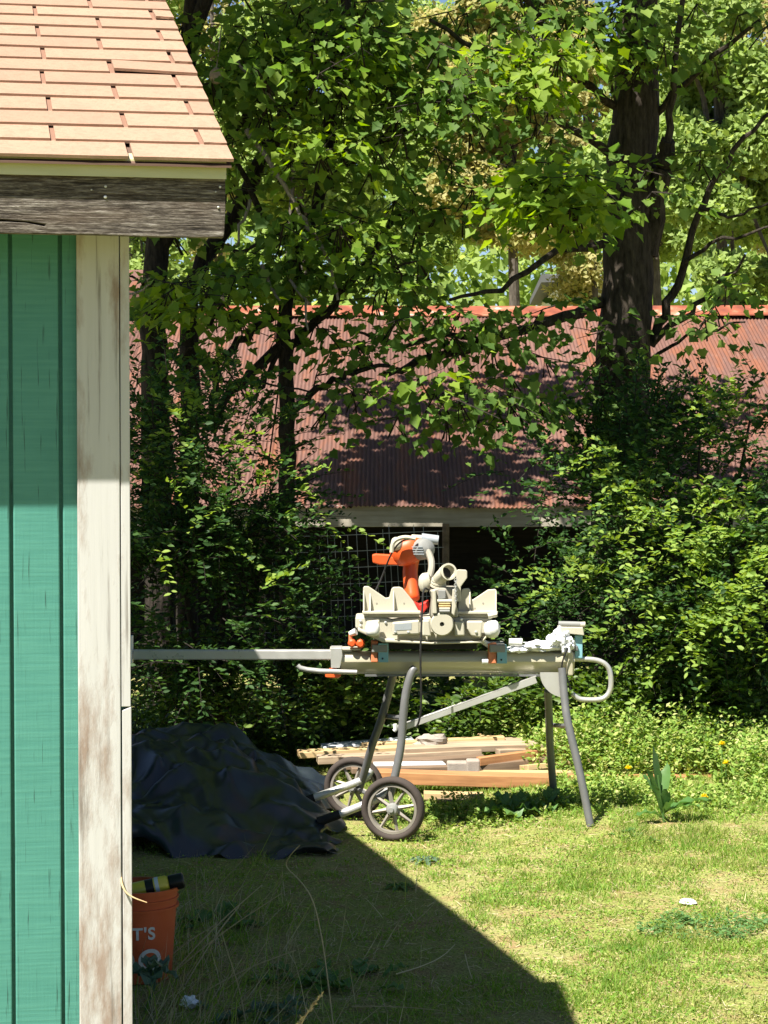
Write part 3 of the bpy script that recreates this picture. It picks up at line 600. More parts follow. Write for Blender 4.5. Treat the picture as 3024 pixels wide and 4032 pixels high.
shade_crown(small[1], [(-1.2, 13.6, 5.9, .8), (-2.0, 12.2, 5.6, .6), (-1.5, 15.6, 5.9, .9)], 1500)
shade_crown(small[2], [(-.5, 13.3, 5.8, .8), (-1.0, 12.8, 6.2, .8)], 1000)
# ---- trees beyond the barn
def far_tree(name, px, Y, top, bot, rpx, leaf, n, label, size=(.08, .165), seed=0, barkm='far_bark'):
    s = Y / F; c = W(px, (top + bot) / 2, Y); R_ = rpx * s; H_ = (bot - top) * s; b0 = Vector((c.x, Y, -.05))
    e = empty(name, b0, 0, label, 'tree', 'trees beyond the barn'); zc_ = c.z
    MB().tube([b0, Vector((c.x + .1, Y, zc_ * .5)), Vector((c.x - .1, Y, zc_ + H_ * .3))], [.10 + R_ * .02, .08 + R_ * .015, .03], 9).build('trunk', barkm, e, smooth=True)
    nb = 34; u = unit(rng.normal(size=(nb, 3))); rad = rng.uniform(.35, .95, (nb, 1)); cc = np.array([c.x, Y, zc_]) + u * rad * np.array([R_, R_ * .8, H_ / 2])
    for k in range(8): MB().tube([Vector((c.x, Y, zc_ - H_ * .2 + k * H_ * .05)), Vector(cc[k]) * .5 + Vector((c.x, Y, zc_)) * .5, Vector(cc[k])], [.07, .04, .015], 5).build('branch', barkm, e, smooth=True)
    n = int(n * 2.7); i = rng.integers(0, nb, n); br_ = rng.uniform(.22, .42, nb) * R_
    v = unit(rng.normal(size=(n, 3))); p = cc[i] + v * (br_[i] * rng.uniform(0.2, 1, n) ** .5)[:, None] * np.array([1, 1, .7]); 
    keep = p[:, 2] > .2; p = p[keep]; m_ = len(p)
    tag(scatter('crown', RHOMB, p, frames(unit(rng.normal(size=(m_, 3))), unit(v[keep] * .5 + np.array([-.4, -.55, .85]) + rng.normal(0, .36, (m_, 3)))), rng.uniform(*size, m_), leaf, e), kind='stuff')
for a in (('leafy_tree', 720, 33, -60, 340, 120, 'far_green', 20000, 'bright fresh green tree beyond the barn at right edge'), ('leafy_tree', 655, 42, 40, 340, 70, 'far_green', 9000, 'rounded green tree beyond the barn directly behind the maple trunk'),
          ('yellow_tree', 510, 40, -120, 330, 95, 'far_yellow', 19000, 'yellow-olive tree beyond the barn left of the maple trunk'), ('yellow_tree', 590, 47, -120, 330, 75, 'far_yellow', 10000, 'paler yellow tree beyond the barn just left of the trunk'),
          ('leafy_tree', 420, 45, -140, 330, 90, 'far_green', 11000, 'green tree beyond the barn behind the sapling crown'), ('leafy_tree', 300, 36, -120, 330, 110, 'far_green', 14000, 'wide green tree beyond the barn behind the young trunks'),
          ('yellow_tree', 215, 50, -140, 300, 90, 'far_yellow', 8000, 'yellowish tree beyond the barn beside the shed roof'), ('leafy_tree', 130, 40, -140, 330, 100, 'far_green', 7000, 'green tree beyond the barn hidden mostly by the shed'),
          ('leafy_tree', 780, 48, -140, 320, 100, 'far_yellow', 9000, 'yellow-green tall tree beyond the barn at the right frame edge')):
    far_tree(*a)
# the wood farther off, one mass
n = 60000; X = rng.uniform(-45, 45, n); Yw = rng.uniform(70, 100, n); top = 14 + 5 * np.array([mnoise.noise(Vector((x * .15, 3.3, 0))) for x in X])
p = np.stack([X, Yw, rng.uniform(0, 1, n) ** .8 * top], 1)
tag(scatter('far_wood', RHOMB, p, frames(unit(rng.normal(size=(n, 3))), unit(rng.normal(size=(n, 3)) * .6 + np.array([-.3, -.5, .8]))), rng.uniform(.35, .8, n), 'far_green'), 'far-off green wood filling the gaps beyond the trees', 'wood', kind='stuff')
# ------------------------------------------------------------------ wire fence before the barn
YF = 13.75
fence = empty('wire_fence', (W(420, 600, YF).x, YF, 0), 0, 'thin welded wire mesh fence in the dark gap under the barn eave', 'fence')
a, b = W(262, 600, YF).x, W(446, 600, YF).x; zt_, zb_ = W(0, 532, YF).z, .02; mb = MB(); i = 0; x = a
def sag(x, z): return Vector((x + .02 * math.sin(z * 3 + x), YF + .05 * math.sin(x * 2.2) + .03 * math.sin(z * 4 + x), z + .015 * math.sin(x * 3)))
while x < b:
    mb.tube([sag(x + .012 * math.sin(i), zb_ + (zt_ - zb_ + .05 * math.sin(i * 1.7)) * k / 6) for k in range(7)], .0024, 4, False); x += .0508; i += 1
z = zb_ + .05
while z < zt_: mb.tube([sag(a + (b - a) * k / 24, z) for k in range(25)], .0024, 4, False); z += .1016
tag(mb.build('wire_mesh', 'wire_zinc', fence), kind='stuff')
for x in (a, b): MB().tube([(x, YF + .06, -.1), (x, YF + .06, zt_ + .05)], .022, 8).build('post', 'brown_lumber', fence, smooth=True)
# ------------------------------------------------------------------ folding saw stand
YB, YN, YFR = 10.42, 10.27, 10.88                        # beam, near legs and far legs
B = lambda px, py, Y=YB: W(px, py, Y)
stand = empty('saw_stand', (B(470, 830).x, YB, 0), 0, 'folding wheeled mitre saw stand with long beam standing on the lawn', 'saw stand')
zT, zM, zBt = B(400, 651.3).z, B(400, 661).z, B(400, 673.5).z; xl, xr = B(341, 655).x, B(574, 655).x
hw = .048
prof = [(-hw, zM), (-hw * .95, zM + .022), (-hw * .75, zT - .010), (-hw * .4, zT), (hw * .4, zT), (hw * .75, zT - .010), (hw * .95, zM + .022), (hw, zM), (hw - .037, zBt + .008), (hw - .037, zBt), (-hw + .037, zBt), (-hw + .037, zBt + .008)]
beam = MB().prism([(xl, YB + u, z) for u, z in prof], (xr - xl, 0, 0)).build('beam', 'stand_paint', stand, bevel=.0015, smooth=True)
MB().bar((B(365, 679).x, YB - hw + .022, zBt - .006), (B(550, 679).x, YB - hw + .022, zBt - .006), .006, .010).build('lower_rail', 'stand_grey', beam)
e0, e1 = B(133, 654.6), B(352, 654.6)
MB().bar((e0.x, YB, e0.z), (e1.x, YB, e0.z), .040, .048).build('extension_arm', 'tube_silver', stand, bevel=.006)
MB().box((e0.x - .008, YB, e0.z + .025), (.014, .06, .13)).build('arm_stop', 'white_plastic', stand, bevel=.003)
MB().prism([B(330.5, 648, YB - .062), B(342, 648, YB - .062), B(342.5, 656, YB - .062), B(340, 668, YB - .062), B(331, 668, YB - .062)], (0, .124, 0)).build('end_bracket', 'tube_silver', stand, bevel=.003)
MB().box((B(345, 0).x, YB, zT + .014), (.145, .10, .010)).build('bracket_plate', 'saw_cast', stand, bevel=.002)
kn = MB(); kn.lathe(B(333, 668), (0, 0, -1), [(0, .018), (.012, .020), (.016, .036), (.040, .038), (.046, .030)], 10); kn.build('clamp_knob', 'saw_orange', stand, smooth=True)
MB().tube([B(297.5, 665.5, YB - .07), B(300, 668, YB - .07), B(307, 669.8, YB - .07), B(320, 671.2, YB - .07), B(357, 672.2, YB - .07)], [.012, .0125, .0125, .0125, .011], 10).build('lift_handle', 'tube_silver', stand, smooth=True)
lp = [(574, 659.0), (578, 658.8), (592, 659.3), (600.5, 661), (607, 665.2), (610.5, 672), (611.3, 686), (609, 693.5), (604, 698.4), (597, 700), (583, 699.8), (578, 698.6), (572.5, 694)]
def smooth_path(P, it=2):
    for _ in range(it):
        Q = [P[0]]
        for a_, b_ in zip(P[:-1], P[1:]): Q += [a_ * .75 + b_ * .25, a_ * .25 + b_ * .75]
        P = Q + [P[-1]]
    return P
MB().tube(smooth_path([B(*q) for q in lp]), .0125, 12).build('loop_handle', 'tube_silver', stand, smooth=True)
# quarter disc hinge plate at the right end
qc = B(565, 672.5, YB - .055); R_ = .118
MB().prism([qc] + [qc + Vector((-R_ * math.cos(t_), 0, -R_ * math.sin(t_))) for t_ in np.linspace(0, math.pi / 2, 12)], (0, .008, 0)).build('hinge_plate', 'tube_silver', stand)
MB().prism([qc + Vector((0, .10, 0))] + [qc + Vector((-R_ * math.cos(t_), .10, -R_ * math.sin(t_))) for t_ in np.linspace(0, math.pi / 2, 12)], (0, .008, 0)).build('hinge_plate', 'tube_silver', stand)
for a_, b_, nm in ((566, 654, 'end_cap'),): MB().box((B(571, 0).x, YB, (zT + zBt) / 2 - .002), (.03, .102, zT - zBt + .008)).build(nm, 'stand_paint', stand, bevel=.006)
def leg(pts, Ya, Yb, r, m='stand_grey', nm='leg'):
    n = len(pts); P = smooth_path([W(p[0], p[1], Ya + (Yb - Ya) * i / (n - 1)) for i, p in enumerate(pts)], 2)
    return MB().tube(P, r, 12).build(nm, m, stand, smooth=True)
leg([(562, 668), (564.5, 700), (567.5, 722), (580, 772), (590.5, 826)], YB - .06, YN - .02, .019)
leg([(548, 690), (549, 715), (550, 750), (555, 806)], YB + .06, YFR + .02, .019)
leg([(415, 668), (412, 671), (406, 690), (402.8, 718), (401.5, 744), (396, 772), (389, 800)], YB - .06, YN + .045, .0195)
leg([(394, 672), (391.9, 680), (382, 718), (371.5, 746), (366, 768), (358, 792)], YB + .06, YFR - .045, .0195)
MB().tube([W(402.8, 718, YN + .1), W(382, 716, YFR - .15)], .012, 8).build('cross_bar', 'stand_grey', stand, smooth=True)
MB().tube([W(568, 726, YN + .02), W(549.6, 725, YFR - .02)], .011, 8).build('cross_bar', 'stand_grey', stand, smooth=True)
MB().tube([W(393, 807, YN), W(354, 787, YFR)], .010, 8).build('axle', 'stand_grey', stand, smooth=True)
leg([(371, 770), (366, 778), (356, 783), (313.5, 798)], YFR - .06, YFR - .10, .0195, 'tube_silver', 'foot_tube')
leg([(396, 780), (385, 795), (366, 804), (339, 814.5)], YN + .06, YN + .05, .0195, 'tube_silver', 'foot_tube')
MB().tube([W(340, 814, YN + .05), W(318, 822, YN + .05)], [.021, .023], 10).build('foot_grip', 'rubber_black', stand, smooth=True)
MB().tube([W(314.5, 797.7, YFR - .10), W(296, 804, YFR - .10)], [.021, .023], 10).build('foot_grip', 'rubber_black', stand, smooth=True)
# diagonal folding brace
p0, p1 = W(397, 729, YB - .03), W(536, 679.5, YB - .03)
for dy in (-.018, .018): MB().bar(p0 + Vector((0, dy, 0)), p1 + Vector((0, dy, 0)), .004, .030).build('brace_bar', 'tube_silver', stand, bevel=.001)
MB().bar(p0 + Vector((.02, 0, .017)), p1 + Vector((0, 0, .017)), .040, .004).build('brace_web', 'tube_silver', stand)
MB().tube([W(395, 724, YB - .09), W(395.5, 729.5, YB - .09), W(394, 731, YB - .09)], .010, 8).build('brace_pin', 'white_plastic', stand, smooth=True)
MB().tube([W(395.5, 727, YB - .09), W(397, 728, YB + .02)], .006, 8).build('brace_bolt', 'tube_silver', stand, smooth=True)
# wheels
def wheel(c, R_, yaw, ph):
    ax = Vector((math.sin(yaw), -math.cos(yaw), 0)); w_ = .028
    rim = MB().lathe(c, ax, [(-w_ * .6, R_ * .69), (-w_ * .6, R_ * .77), (w_ * .6, R_ * .77), (w_ * .6, R_ * .69), (w_ * .45, R_ * .685), (-w_ * .45, R_ * .685), (-w_ * .6, R_ * .69)], 40).build('wheel', 'rim_grey', stand, smooth=True)
    tread = [(w_ * math.sin(t_) * 1.0, R_ * .875 - R_ * .125 * math.cos(t_)) for t_ in np.linspace(0, 2 * math.pi, 15)]
    ty = MB().lathe(c, ax, tread, 44).build('tyre', 'tyre_rubber', rim, smooth=True)
    MB().lathe(c, ax, [(-.034, .020), (-.034, .028), (.018, .030), (.030, .024), (.034, .012), (.042, .011), (.042, 0.0001)], 16).build('hub', 'motor_grey', rim, smooth=True)
    x = Vector((math.cos(yaw), math.sin(yaw), 0))
    for k in range(8):
        t_ = ph + k * math.pi / 4; d = x * math.cos(t_) + Vector((0, 0, 1)) * math.sin(t_); s_ = ax.cross(d)
        a_, b_ = c + d * .024, c + d * R_ * .70
        m_ = MB(); vs_ = []
        for q, hw_, th_ in ((a_, .011, .010), (b_, .0065, .006)):
            vs_ += [q + s_ * hw_ + ax * th_ * .2, q + ax * th_ * 1.1, q - s_ * hw_ + ax * th_ * .2, q - ax * th_]
        m_.add(vs_, [(0, 1, 5, 4), (1, 2, 6, 5), (2, 3, 7, 6), (3, 0, 4, 7), (0, 3, 2, 1), (4, 5, 6, 7)]); m_.build('spoke', 'rim_grey', rim)
wz = gz(0.04, YN)
wheel(Vector((W(393, 807, YN).x, YN - .02, wz + .150)), .153, math.radians(-14), .2); wheel(Vector((W(354, 800, YFR).x, YFR, gz(-.15, YFR) + .150)), .153, math.radians(-14), .5)
# mounting brackets: orange clamp and blue plate
def bracket(xa, xb, xc_, y0, y1):
    MB().prism([B(xa, y0 - 2, YB - .085), B(xb, y0 - 2, YB - .085), B(xb, y1, YB - .085), B(xa, y1, YB - .085)], (0, .05, 0)).build('clamp_block', 'bracket_orange', stand, bevel=.004)
    MB().prism([B(xb + .2, y0, YB - .098), B(xc_, y0, YB - .098), B(xc_, y1, YB - .098), B(xb + .2, y1, YB - .098)], (0, .060, 0)).build('clamp_plate', 'pad_blue', stand, bevel=.002)
    MB().lathe(B((xb + xc_) / 2 - .6, y1 - 3.8, YB - .0982), (0, -1, 0), [(0, .0045), (.002, .0045), (.003, .002)], 8).build('bolt_hole', 'rubber_black', stand)
    MB().box((B((xa + xc_) / 2, 0).x, YB, zT + .022), (.075, .20, .036)).build('tool_mount', 'motor_grey', stand, bevel=.004)
bracket(371, 378, 388.4, 643.3, 662.4); bracket(488, 496.8, 507, 645.5, 663.6)
for xa, ya, r_ in ((352, 643, .020), (360.5, 643.5, .021)): MB().lathe(B(xa, ya, YB - .05), (0, -1, 0), [(-.03, r_), (.02, r_), (.028, r_ * .6)], 8).build('clamp_knob', 'saw_orange', stand, smooth=True)
MB().tube([B(350, 634, YB - .05), B(356, 631.5, YB - .06)], [.013, .017], 10).build('lever_end', 'white_plastic', stand, smooth=True)
MB().tube([B(350.5, 634, YB - .05), B(350.5, 644, YB - .05)], .009, 8).build('clamp_lever', 'bracket_orange', stand, smooth=True)
MB().tube([B(482, 663 - 1.5, YB - .09), B(488, 661.5, YB - .09)], .013, 10).build('lever_end', 'white_plastic', stand, smooth=True)
MB().tube([B(509, 642, YB - .06), B(522, 642.5, YB - .06)], [.017, .020], 10).build('lever_end', 'white_plastic', stand, smooth=True)
MB().tube([B(482, 641, YB - .06), B(490, 646, YB - .06)], [.012, .014], 8).build('lever_end', 'white_plastic', stand, smooth=True)
# roller support at the right end
MB().tube([B(558.5, 623.8, YB - .02), B(580, 624.4, YB - .02)], .0135, 12).build('roller', 'motor_grey', stand, smooth=True)
MB().tube([B(580, 624.4, YB - .02), B(585, 624.6, YB - .02)], [.012, .014], 10).build('roller_cap', 'saw_cast', stand, smooth=True)
MB().prism([B(558.5, 627, YB - .05), B(583, 627.5, YB - .05), B(584.3, 635.6, YB - .05), B(571, 634, YB - .05), B(560, 631.5, YB - .05)], (0, .09, 0)).build('roller_cradle', 'saw_cast', stand, bevel=.003)
MB().bar(B(578.5, 635, YB - .01), B(578.5, 658, YB - .01), .036, .034, up=(0, 1, 0)).build('support_post', 'pad_blue', stand, bevel=.003)
MB().prism([B(553, 643, YB - .04), B(578, 646, YB - .04), B(578, 651, YB - .04), B(545, 651, YB - .04)], (0, .08, 0)).build('support_arm', 'stand_grey', stand, bevel=.003)
# ------------------------------------------------------------------ mitre saw (seen from its rear)
S0 = 10.36
def Z1(X, Y, d=S0): return W(292.06 + X * .19901, 520.6 + Y * .19901, d)
saw = empty('mitre_saw', Z1(690, 612), 0, 'cream and orange mitre saw with dust port bolted on the stand', 'mitre saw')
def pz(pts, y0, y1, nm, m, bevel=.004, parent=saw, smooth=False):
    return MB().prism([Z1(a_, b_, S0 + y0) for a_, b_ in pts], (0, y1 - y0, 0)).build(nm, m, parent, bevel=bevel, smooth=smooth)
base = pz([(318, 486), (372, 484), (470, 492), (500, 500), (560, 492), (690, 486), (900, 486), (1000, 490), (1015, 520), (975, 590), (940, 603), (700, 606), (470, 603), (420, 590), (365, 562), (318, 540)], -.025, .22, 'base', 'saw_cast', .008)
for q in ([(372, 506), (440, 500), (440, 585), (400, 590), (372, 560)], [(503, 512), (640, 500), (640, 572), (503, 578)], [(878, 505), (960, 505), (950, 590), (900, 580), (880, 545)], [(655, 500), (690, 500), (700, 584), (655, 580)], [(815, 506), (865, 506), (868, 580), (815, 580)]):
    pz(q, -.088, -.05, 'base_rib', 'saw_cast', .007, base)
pz([(330, 540), (470, 595), (700, 612), (950, 606), (990, 560), (990, 575), (955, 616), (700, 622), (455, 612), (330, 556)], -.075, .05, 'base_skirt', 'saw_cast', .005, base)
MB().lathe(Z1(690, 575, S0 + .20), (0, 0, 1), [(-.012, .02), (-.012, .165), (.0, .172), (.012, .172), (.02, .16), (.02, .02)], 36).build('turntable', 'saw_cast_dark', saw, smooth=True)
MB().box(Z1(660, 622, S0 + .06), (.50, .16, .032)).build('underframe', 'rubber_black', saw, bevel=.003)
MB().blob(Z1(405, 545, S0 - .10), (.034, .03, .034), p=.7).build('foot_lock', 'white_plastic', saw, smooth=True)
MB().blob(Z1(1005, 545, S0 - .08), (.038, .04, .040), p=.75, wob=.15).build('foot_lock', 'white_plastic', saw, smooth=True)
MB().tube([Z1(985, 480, S0 - .07), Z1(1030, 470, S0 - .07)], [.014, .012], 8).build('fence_knob', 'saw_cast', saw, smooth=True)
for X_, Y_ in ((345, 505), (345, 528), (470, 512), (850, 496), (925, 560), (585, 560), (520, 560)):
    MB().lathe(Z1(X_, Y_, S0 - .0255 if X_ < 480 else S0 - .0885), (0, -1, 0), [(0, .007), (.004, .007), (.006, .004)], 6).build('bolt', 'nail_head', base)
pz([(515, 520), (600, 514), (600, 548), (515, 552)], -.0895, -.0875, 'rating_label', 'label_silver', 0, base)
# fences
fl = [(357, 462), (357, 340), (362, 330), (384, 330), (440, 368), (470, 389), (488, 386), (500, 342), (510, 334), (540, 333), (556, 340), (612, 408), (640, 462)]
fr = [(832, 462), (836, 420), (852, 350), (862, 342), (888, 340), (896, 350), (900, 392), (908, 398), (985, 347), (1022, 344), (1028, 352), (1028, 462)]
for q, nm in ((fl, 'fence'), (fr, 'fence')):
    f_ = pz(q, .0, .016, nm, 'saw_cast', .004)
    xa, xb = q[0][0], q[-1][0]
    pz([(xa - 4, 456), (xb + 6, 456), (xb + 6, 470), (xa - 4, 470)], -.045, .014, 'ledge', 'saw_cast', .003, f_)
    pz([(xa, 470), (xb, 470), (xb, 488), (xa + 10, 488)], -.01, .03, 'fence_foot', 'saw_cast', .003, f_)
    for rx in ((392, 510, 360) if xa < 500 else (893, 1024)):
        MB().prism([Z1(rx - 3, 352 if rx != 392 else 366, S0), Z1(rx - 3, 458, S0), Z1(rx - 3, 458, S0 - .04)], (.006, 0, 0)).build('gusset', 'saw_cast', f_)
    for rx in ((425, 562) if xa < 500 else (960, 918)):
        MB().lathe(Z1(rx, 415 if rx != 918 else 440, S0 - .0003), (0, -1, 0), [(0, .0045), (.0012, .004)], 8).build('screw', 'saw_cast_dark', f_)
# rear pivot disc, housing and stack of fittings
disc = MB().lathe(Z1(752, 516, S0 - .06), (0, -1, 0), [(0, .055), (.05, .055), (.058, .050), (.058, .011), (.03, .010), (.03, 0.0001)], 32).build('pivot_disc', 'saw_cast', saw, smooth=True)
MB().lathe(Z1(752, 514, S0 - .1185), (0, -1, 0), [(-.024, .0095), (-.022, .0095), (-.022, 0.0001)], 16).build('pivot_bore', 'rubber_black', disc)
pz([(690, 486), (700, 395), (690, 352), (735, 338), (820, 338), (832, 352), (826, 410), (836, 486)], -.10, .06, 'pivot_housing', 'saw_cast_dark', .008)
pz([(706, 468), (706, 352), (722, 346), (728, 468)], -.125, -.095, 'housing_cheek', 'saw_cast', .004); pz([(802, 468), (806, 345), (824, 345), (828, 420), (815, 480)], -.125, -.095, 'housing_cheek', 'saw_cast', .004)
for i, (yy, h_, m_, w_) in enumerate(((405, 9, 'saw_cast', 36), (418, 8, 'brass', 28), (430, 8, 'brass', 30), (442, 8, 'saw_cast', 27), (455, 10, 'motor_grey', 26))):
    MB().tube([Z1(766 - w_, yy, S0 - .115), Z1(766 + w_, yy, S0 - .115)], h_ * .0010, 8).build('pivot_bolt', m_, saw, smooth=True)
pz([(735, 350), (772, 350), (772, 392), (735, 398)], -.118, -.10, 'vent_block', 'motor_grey', .003)
# dust port: a ribbed elbow with an open round mouth
mouth = Z1(786, 257, S0 - .12); neck = Z1(738, 300, S0 - .05); pd = [Z1(742, 345, S0 - .02), neck, Z1(752, 275, S0 - .085), mouth]
MB().tube(smooth_path([Vector(q) for q in pd], 1), [.030, .033, .030, .033, .030, .031, .031, .034][:len(smooth_path([Vector(q) for q in pd], 1))], 16, False).build('dust_port', 'saw_cast', saw, smooth=True)
axm = (Vector((.35, -1, .25))).normalized()
dp = MB().lathe(mouth, axm, [(-.045, .026), (-.045, .036), (-.01, .036), (-.01, .040), (.006, .040), (.006, .031), (-.04, .028), (-.04, .0001)], 24).build('port_mouth', 'saw_cast', saw, smooth=True)
MB().lathe(mouth + axm * -.030, axm, [(0, .0285), (.001, .0285), (.001, .0001)], 20).build('port_bore', 'rubber_black', dp)
MB().blob(Z1(668, 310, S0 - .03), (.030, .03, .045), wob=.2, p=.8).build('port_boss', 'saw_cast', saw, smooth=True)
for k in range(3): MB().lathe(Z1(736 - k * 3, 300 + k * 14, S0 - .05), (.2, -.3, 1), [(-.004, .034), (.004, .034)], 18).build('port_rib', 'saw_cast', saw, smooth=True)
pz([(826, 252), (834, 246), (874, 248), (880, 256), (880, 288), (848, 332), (850, 402), (830, 410), (824, 330)], -.03, -.012, 'stop_plate', 'saw_cast', .003)
ch = MB()
for k in range(10):
    q = Z1(822, 300 + k * 12, S0 - .13); M_ = Matrix.Rotation(k % 2 * math.pi / 2, 3, 'Z')
    ch.tube([q + M_ @ Vector((.006 * math.cos(t_), 0, .009 * math.sin(t_))) for t_ in np.linspace(0, 2 * math.pi, 9)], .0018, 5, False)
ch.build('lock_chain', 'nail_head', saw, smooth=True)
# swinging arm, motor head, handle
arm = smooth_path([Z1(606, 400, S0 + .12), Z1(598, 330, S0 + .15), Z1(592, 260, S0 + .17), Z1(600, 205, S0 + .18), Z1(612, 165, S0 + .16)], 2)
MB().tube(arm, [.030, .034] + [.036] * (len(arm) - 2), 14).build('arm', 'saw_orange', saw, smooth=True)
pz([(612, 408), (640, 420), (688, 400), (690, 430), (655, 470), (640, 462)], .03, .09, 'blade_guard', 'guard_red', .006)
MB().blob(Z1(580, 152, S0 + .16), (.085, .075, .068), Matrix.Rotation(-.35, 3, 'Y'), p=.78).build('motor_head', 'saw_orange', saw, smooth=True)
MB().blob(Z1(528, 118, S0 + .13), (.030, .05, .034), p=.75).build('head_cover', 'saw_cast', saw, smooth=True)
MB().tube(smooth_path([Z1(500, 160, S0 + .05), Z1(505, 105, S0 + .05), Z1(560, 80, S0 + .05), Z1(620, 92, S0 + .05)], 2), .010, 8).build('head_band', 'saw_cast', saw, smooth=True)
MB().lathe(Z1(612, 148, S0 + .18), (.55, -1, .1), [(.0, .052), (.10, .050), (.125, .044), (.135, .030), (.14, .0001)], 22).build('motor_can', 'motor_grey', saw, smooth=True)
for k in range(4): MB().box(Z1(628 + k * 3, 132 + k * 12, S0 + .045), (.05, .012, .0045)).build('motor_vent', 'label_silver', saw)
MB().tube([Z1(650, 88, S0 + .14), Z1(735, 98, S0 + .14)], [.024, .0225], 14).build('top_motor_cap', 'label_silver', saw, smooth=True)
MB().tube([Z1(600, 84, S0 + .14), Z1(650, 87, S0 + .14)], .014, 12).build('top_motor_neck', 'saw_cast', saw, smooth=True)
pz([(402, 172), (420, 168), (495, 172), (500, 182), (570, 196), (575, 226), (440, 222), (405, 212)], .12, .175, 'handle', 'saw_orange', .012)
MB().tube(smooth_path([Z1(668, 130, S0 + .08), Z1(700, 190, S0 + .05), Z1(702, 240, S0 + .02), Z1(690, 285, S0)], 2), .016, 9).build('arm_cable', 'saw_cast_dark', saw, smooth=True)
MB().tube(smooth_path([Z1(684, 165, S0 + .10), Z1(700, 215, S0 + .10), Z1(690, 285, S0 + .05), Z1(668, 345, S0 + .02)], 2), .013, 9).build('spring_arm', 'saw_cast', saw, smooth=True)
MB().tube(smooth_path([Z1(600, 92, S0 + .06), Z1(545, 102, S0 + .05), Z1(500, 160, S0 + .06), Z1(470, 235, S0 + .10), Z1(445, 300, S0 + .10), Z1(420, 352, S0 + .08)], 2), .0042, 6).build('head_cord', 'cord_black', saw, smooth=True)
MB().tube(smooth_path([Z1(690, 350, S0 - .10), Z1(660, 335, S0 - .13), Z1(655, 420, S0 - .14), Z1(648, 560, S0 - .17), Z1(644, 700, S0 - .18), Z1(650, 860, S0 - .17), W(420.8, 712, S0 - .16), W(419, 722, S0 - .15), W(416.5, 727, S0 - .14)], 2), .0048, 7).build('power_cord', 'cord_black', saw, smooth=True)
# white rag bundle on the beam
rag = empty('rag_bundle', B(545, 652), 0, 'crumpled white plastic rag lying on the right end of the stand beam', 'rag')
def cloth(c, rx, ry, rz, seed, m='rag_white', nm='fold'):
    mb = MB(); n_, k_ = 30, 16
    for i in range(k_ + 1):
        for j in range(n_):
            th, ph = math.pi * i / k_, 2 * math.pi * j / n_; v = Vector((math.sin(th) * math.cos(ph), math.sin(th) * math.sin(ph), math.cos(th)))
            s_ = 1 + .55 * mnoise.noise(v * 2.3 + Vector((seed, 1, 0))) - .30 * abs(mnoise.noise(v * 5 + Vector((0, seed, 2))))
            mb.v.append(Vector(c) + Vector((v.x * rx, v.y * ry, v.z * rz)) * s_)
    mb.f = [(i * n_ + j, (i + 1) * n_ + j, (i + 1) * n_ + (j + 1) % n_, i * n_ + (j + 1) % n_) for i in range(k_) for j in range(n_)]
    return mb.build(nm, m, rag, smooth=True)
cloth(B(560, 638.5, YB - .03), .055, .055, .045, 2); cloth(B(541, 646, YB - .03), .085, .05, .026, 5); cloth(B(519, 649, YB - .04), .060, .04, .016, 9); cloth(B(567, 645, YB - .04), .034, .04, .045, 14)
MB().tube(smooth_path([B(568, 648, YB - .075), B(564, 656, YB - .075), B(561, 668, YB - .075), B(566, 674, YB - .07), B(571, 690, YB - .06)], 2), .004, 6).build('tie_cord', 'rubber_black', rag, smooth=True)
# ------------------------------------------------------------------ lumber lying behind the stand
def board(p0, p1, w, th, m, label, name='lumber_board', grp='loose lumber on the ground', roll=0.0):
    """p0, p1: (px, py of the upper front edge, depth)"""
    a, b = W(*p0), W(*p1); d = (b - a); L = d.length; c = (a + b) / 2
    ang = math.atan2(d.y, d.x); pit = math.asin(d.z / L)
    m_ = MB(); n_ = 6; bow = random.uniform(-.012, .012)
    pts = [(-L / 2 + L * i / n_, bow * math.sin(math.pi * i / n_)) for i in range(n_ + 1)]
    for (xa, ya), (xb, yb) in zip(pts[:-1], pts[1:]):
        k = len(m_.v)
        m_.v += [(xa, ya, -th), (xa, ya + w, -th), (xa, ya + w, 0), (xa, ya, 0), (xb, yb, -th), (xb, yb + w, -th), (xb, yb + w, 0), (xb, yb, 0)]
        m_.f += [(k, k + 4, k + 7, k + 3), (k + 1, k + 2, k + 6, k + 5), (k + 3, k + 7, k + 6, k + 2), (k, k + 1, k + 5, k + 4)]
        if xa == pts[0][0]: m_.f.append((k, k + 3, k + 2, k + 1))
        if xb == pts[-1][0]: m_.f.append((k + 4, k + 5, k + 6, k + 7))
    o = m_.build(name, m, bevel=.003); o.location = c; o.rotation_euler = (roll, -pit, ang)
    return tag(o, label, 'board', grp)
board((376, 772, 11.45), (556, 777.5, 11.45), .14, .062, 'orange_lumber', 'long thick orange beam at the front of the lumber pile')
board((572, 776.5, 11.55), (727, 776, 11.7), .09, .04, 'orange_lumber', 'orange board lying among weeds right of the stand')
board((424, 793, 11.1), (484, 794.5, 11.1), .09, .035, 'yellow_lumber', 'short yellow board lying in front of the orange beam')
board((612, 818, 10.65), (633, 820, 10.6), .05, .02, 'yellow_lumber', 'tiny yellow offcut on the grass right of the stand leg')
board((376, 765, 11.75), (446, 764, 11.8), .15, .05, 'white_board_paint', 'white painted board lying behind the orange beam')
board((322, 747, 12.35), (414, 739.5, 12.4), .15, .05, 'white_board_paint', 'pale bluish-white board at the back of the pile')
board((299, 752.5, 12.1), (436, 746, 12.2), .12, .035, 'yellow_lumber', 'long light tan board sloping across the back of the pile')
board((318, 757.5, 11.95), (482, 750, 12.05), .12, .04, 'tan_lumber', 'long tan board lying second from the back of the pile')
board((340, 763, 11.85), (486, 756.5, 11.95), .10, .04, 'brown_lumber', 'brown weathered board under the tan boards')
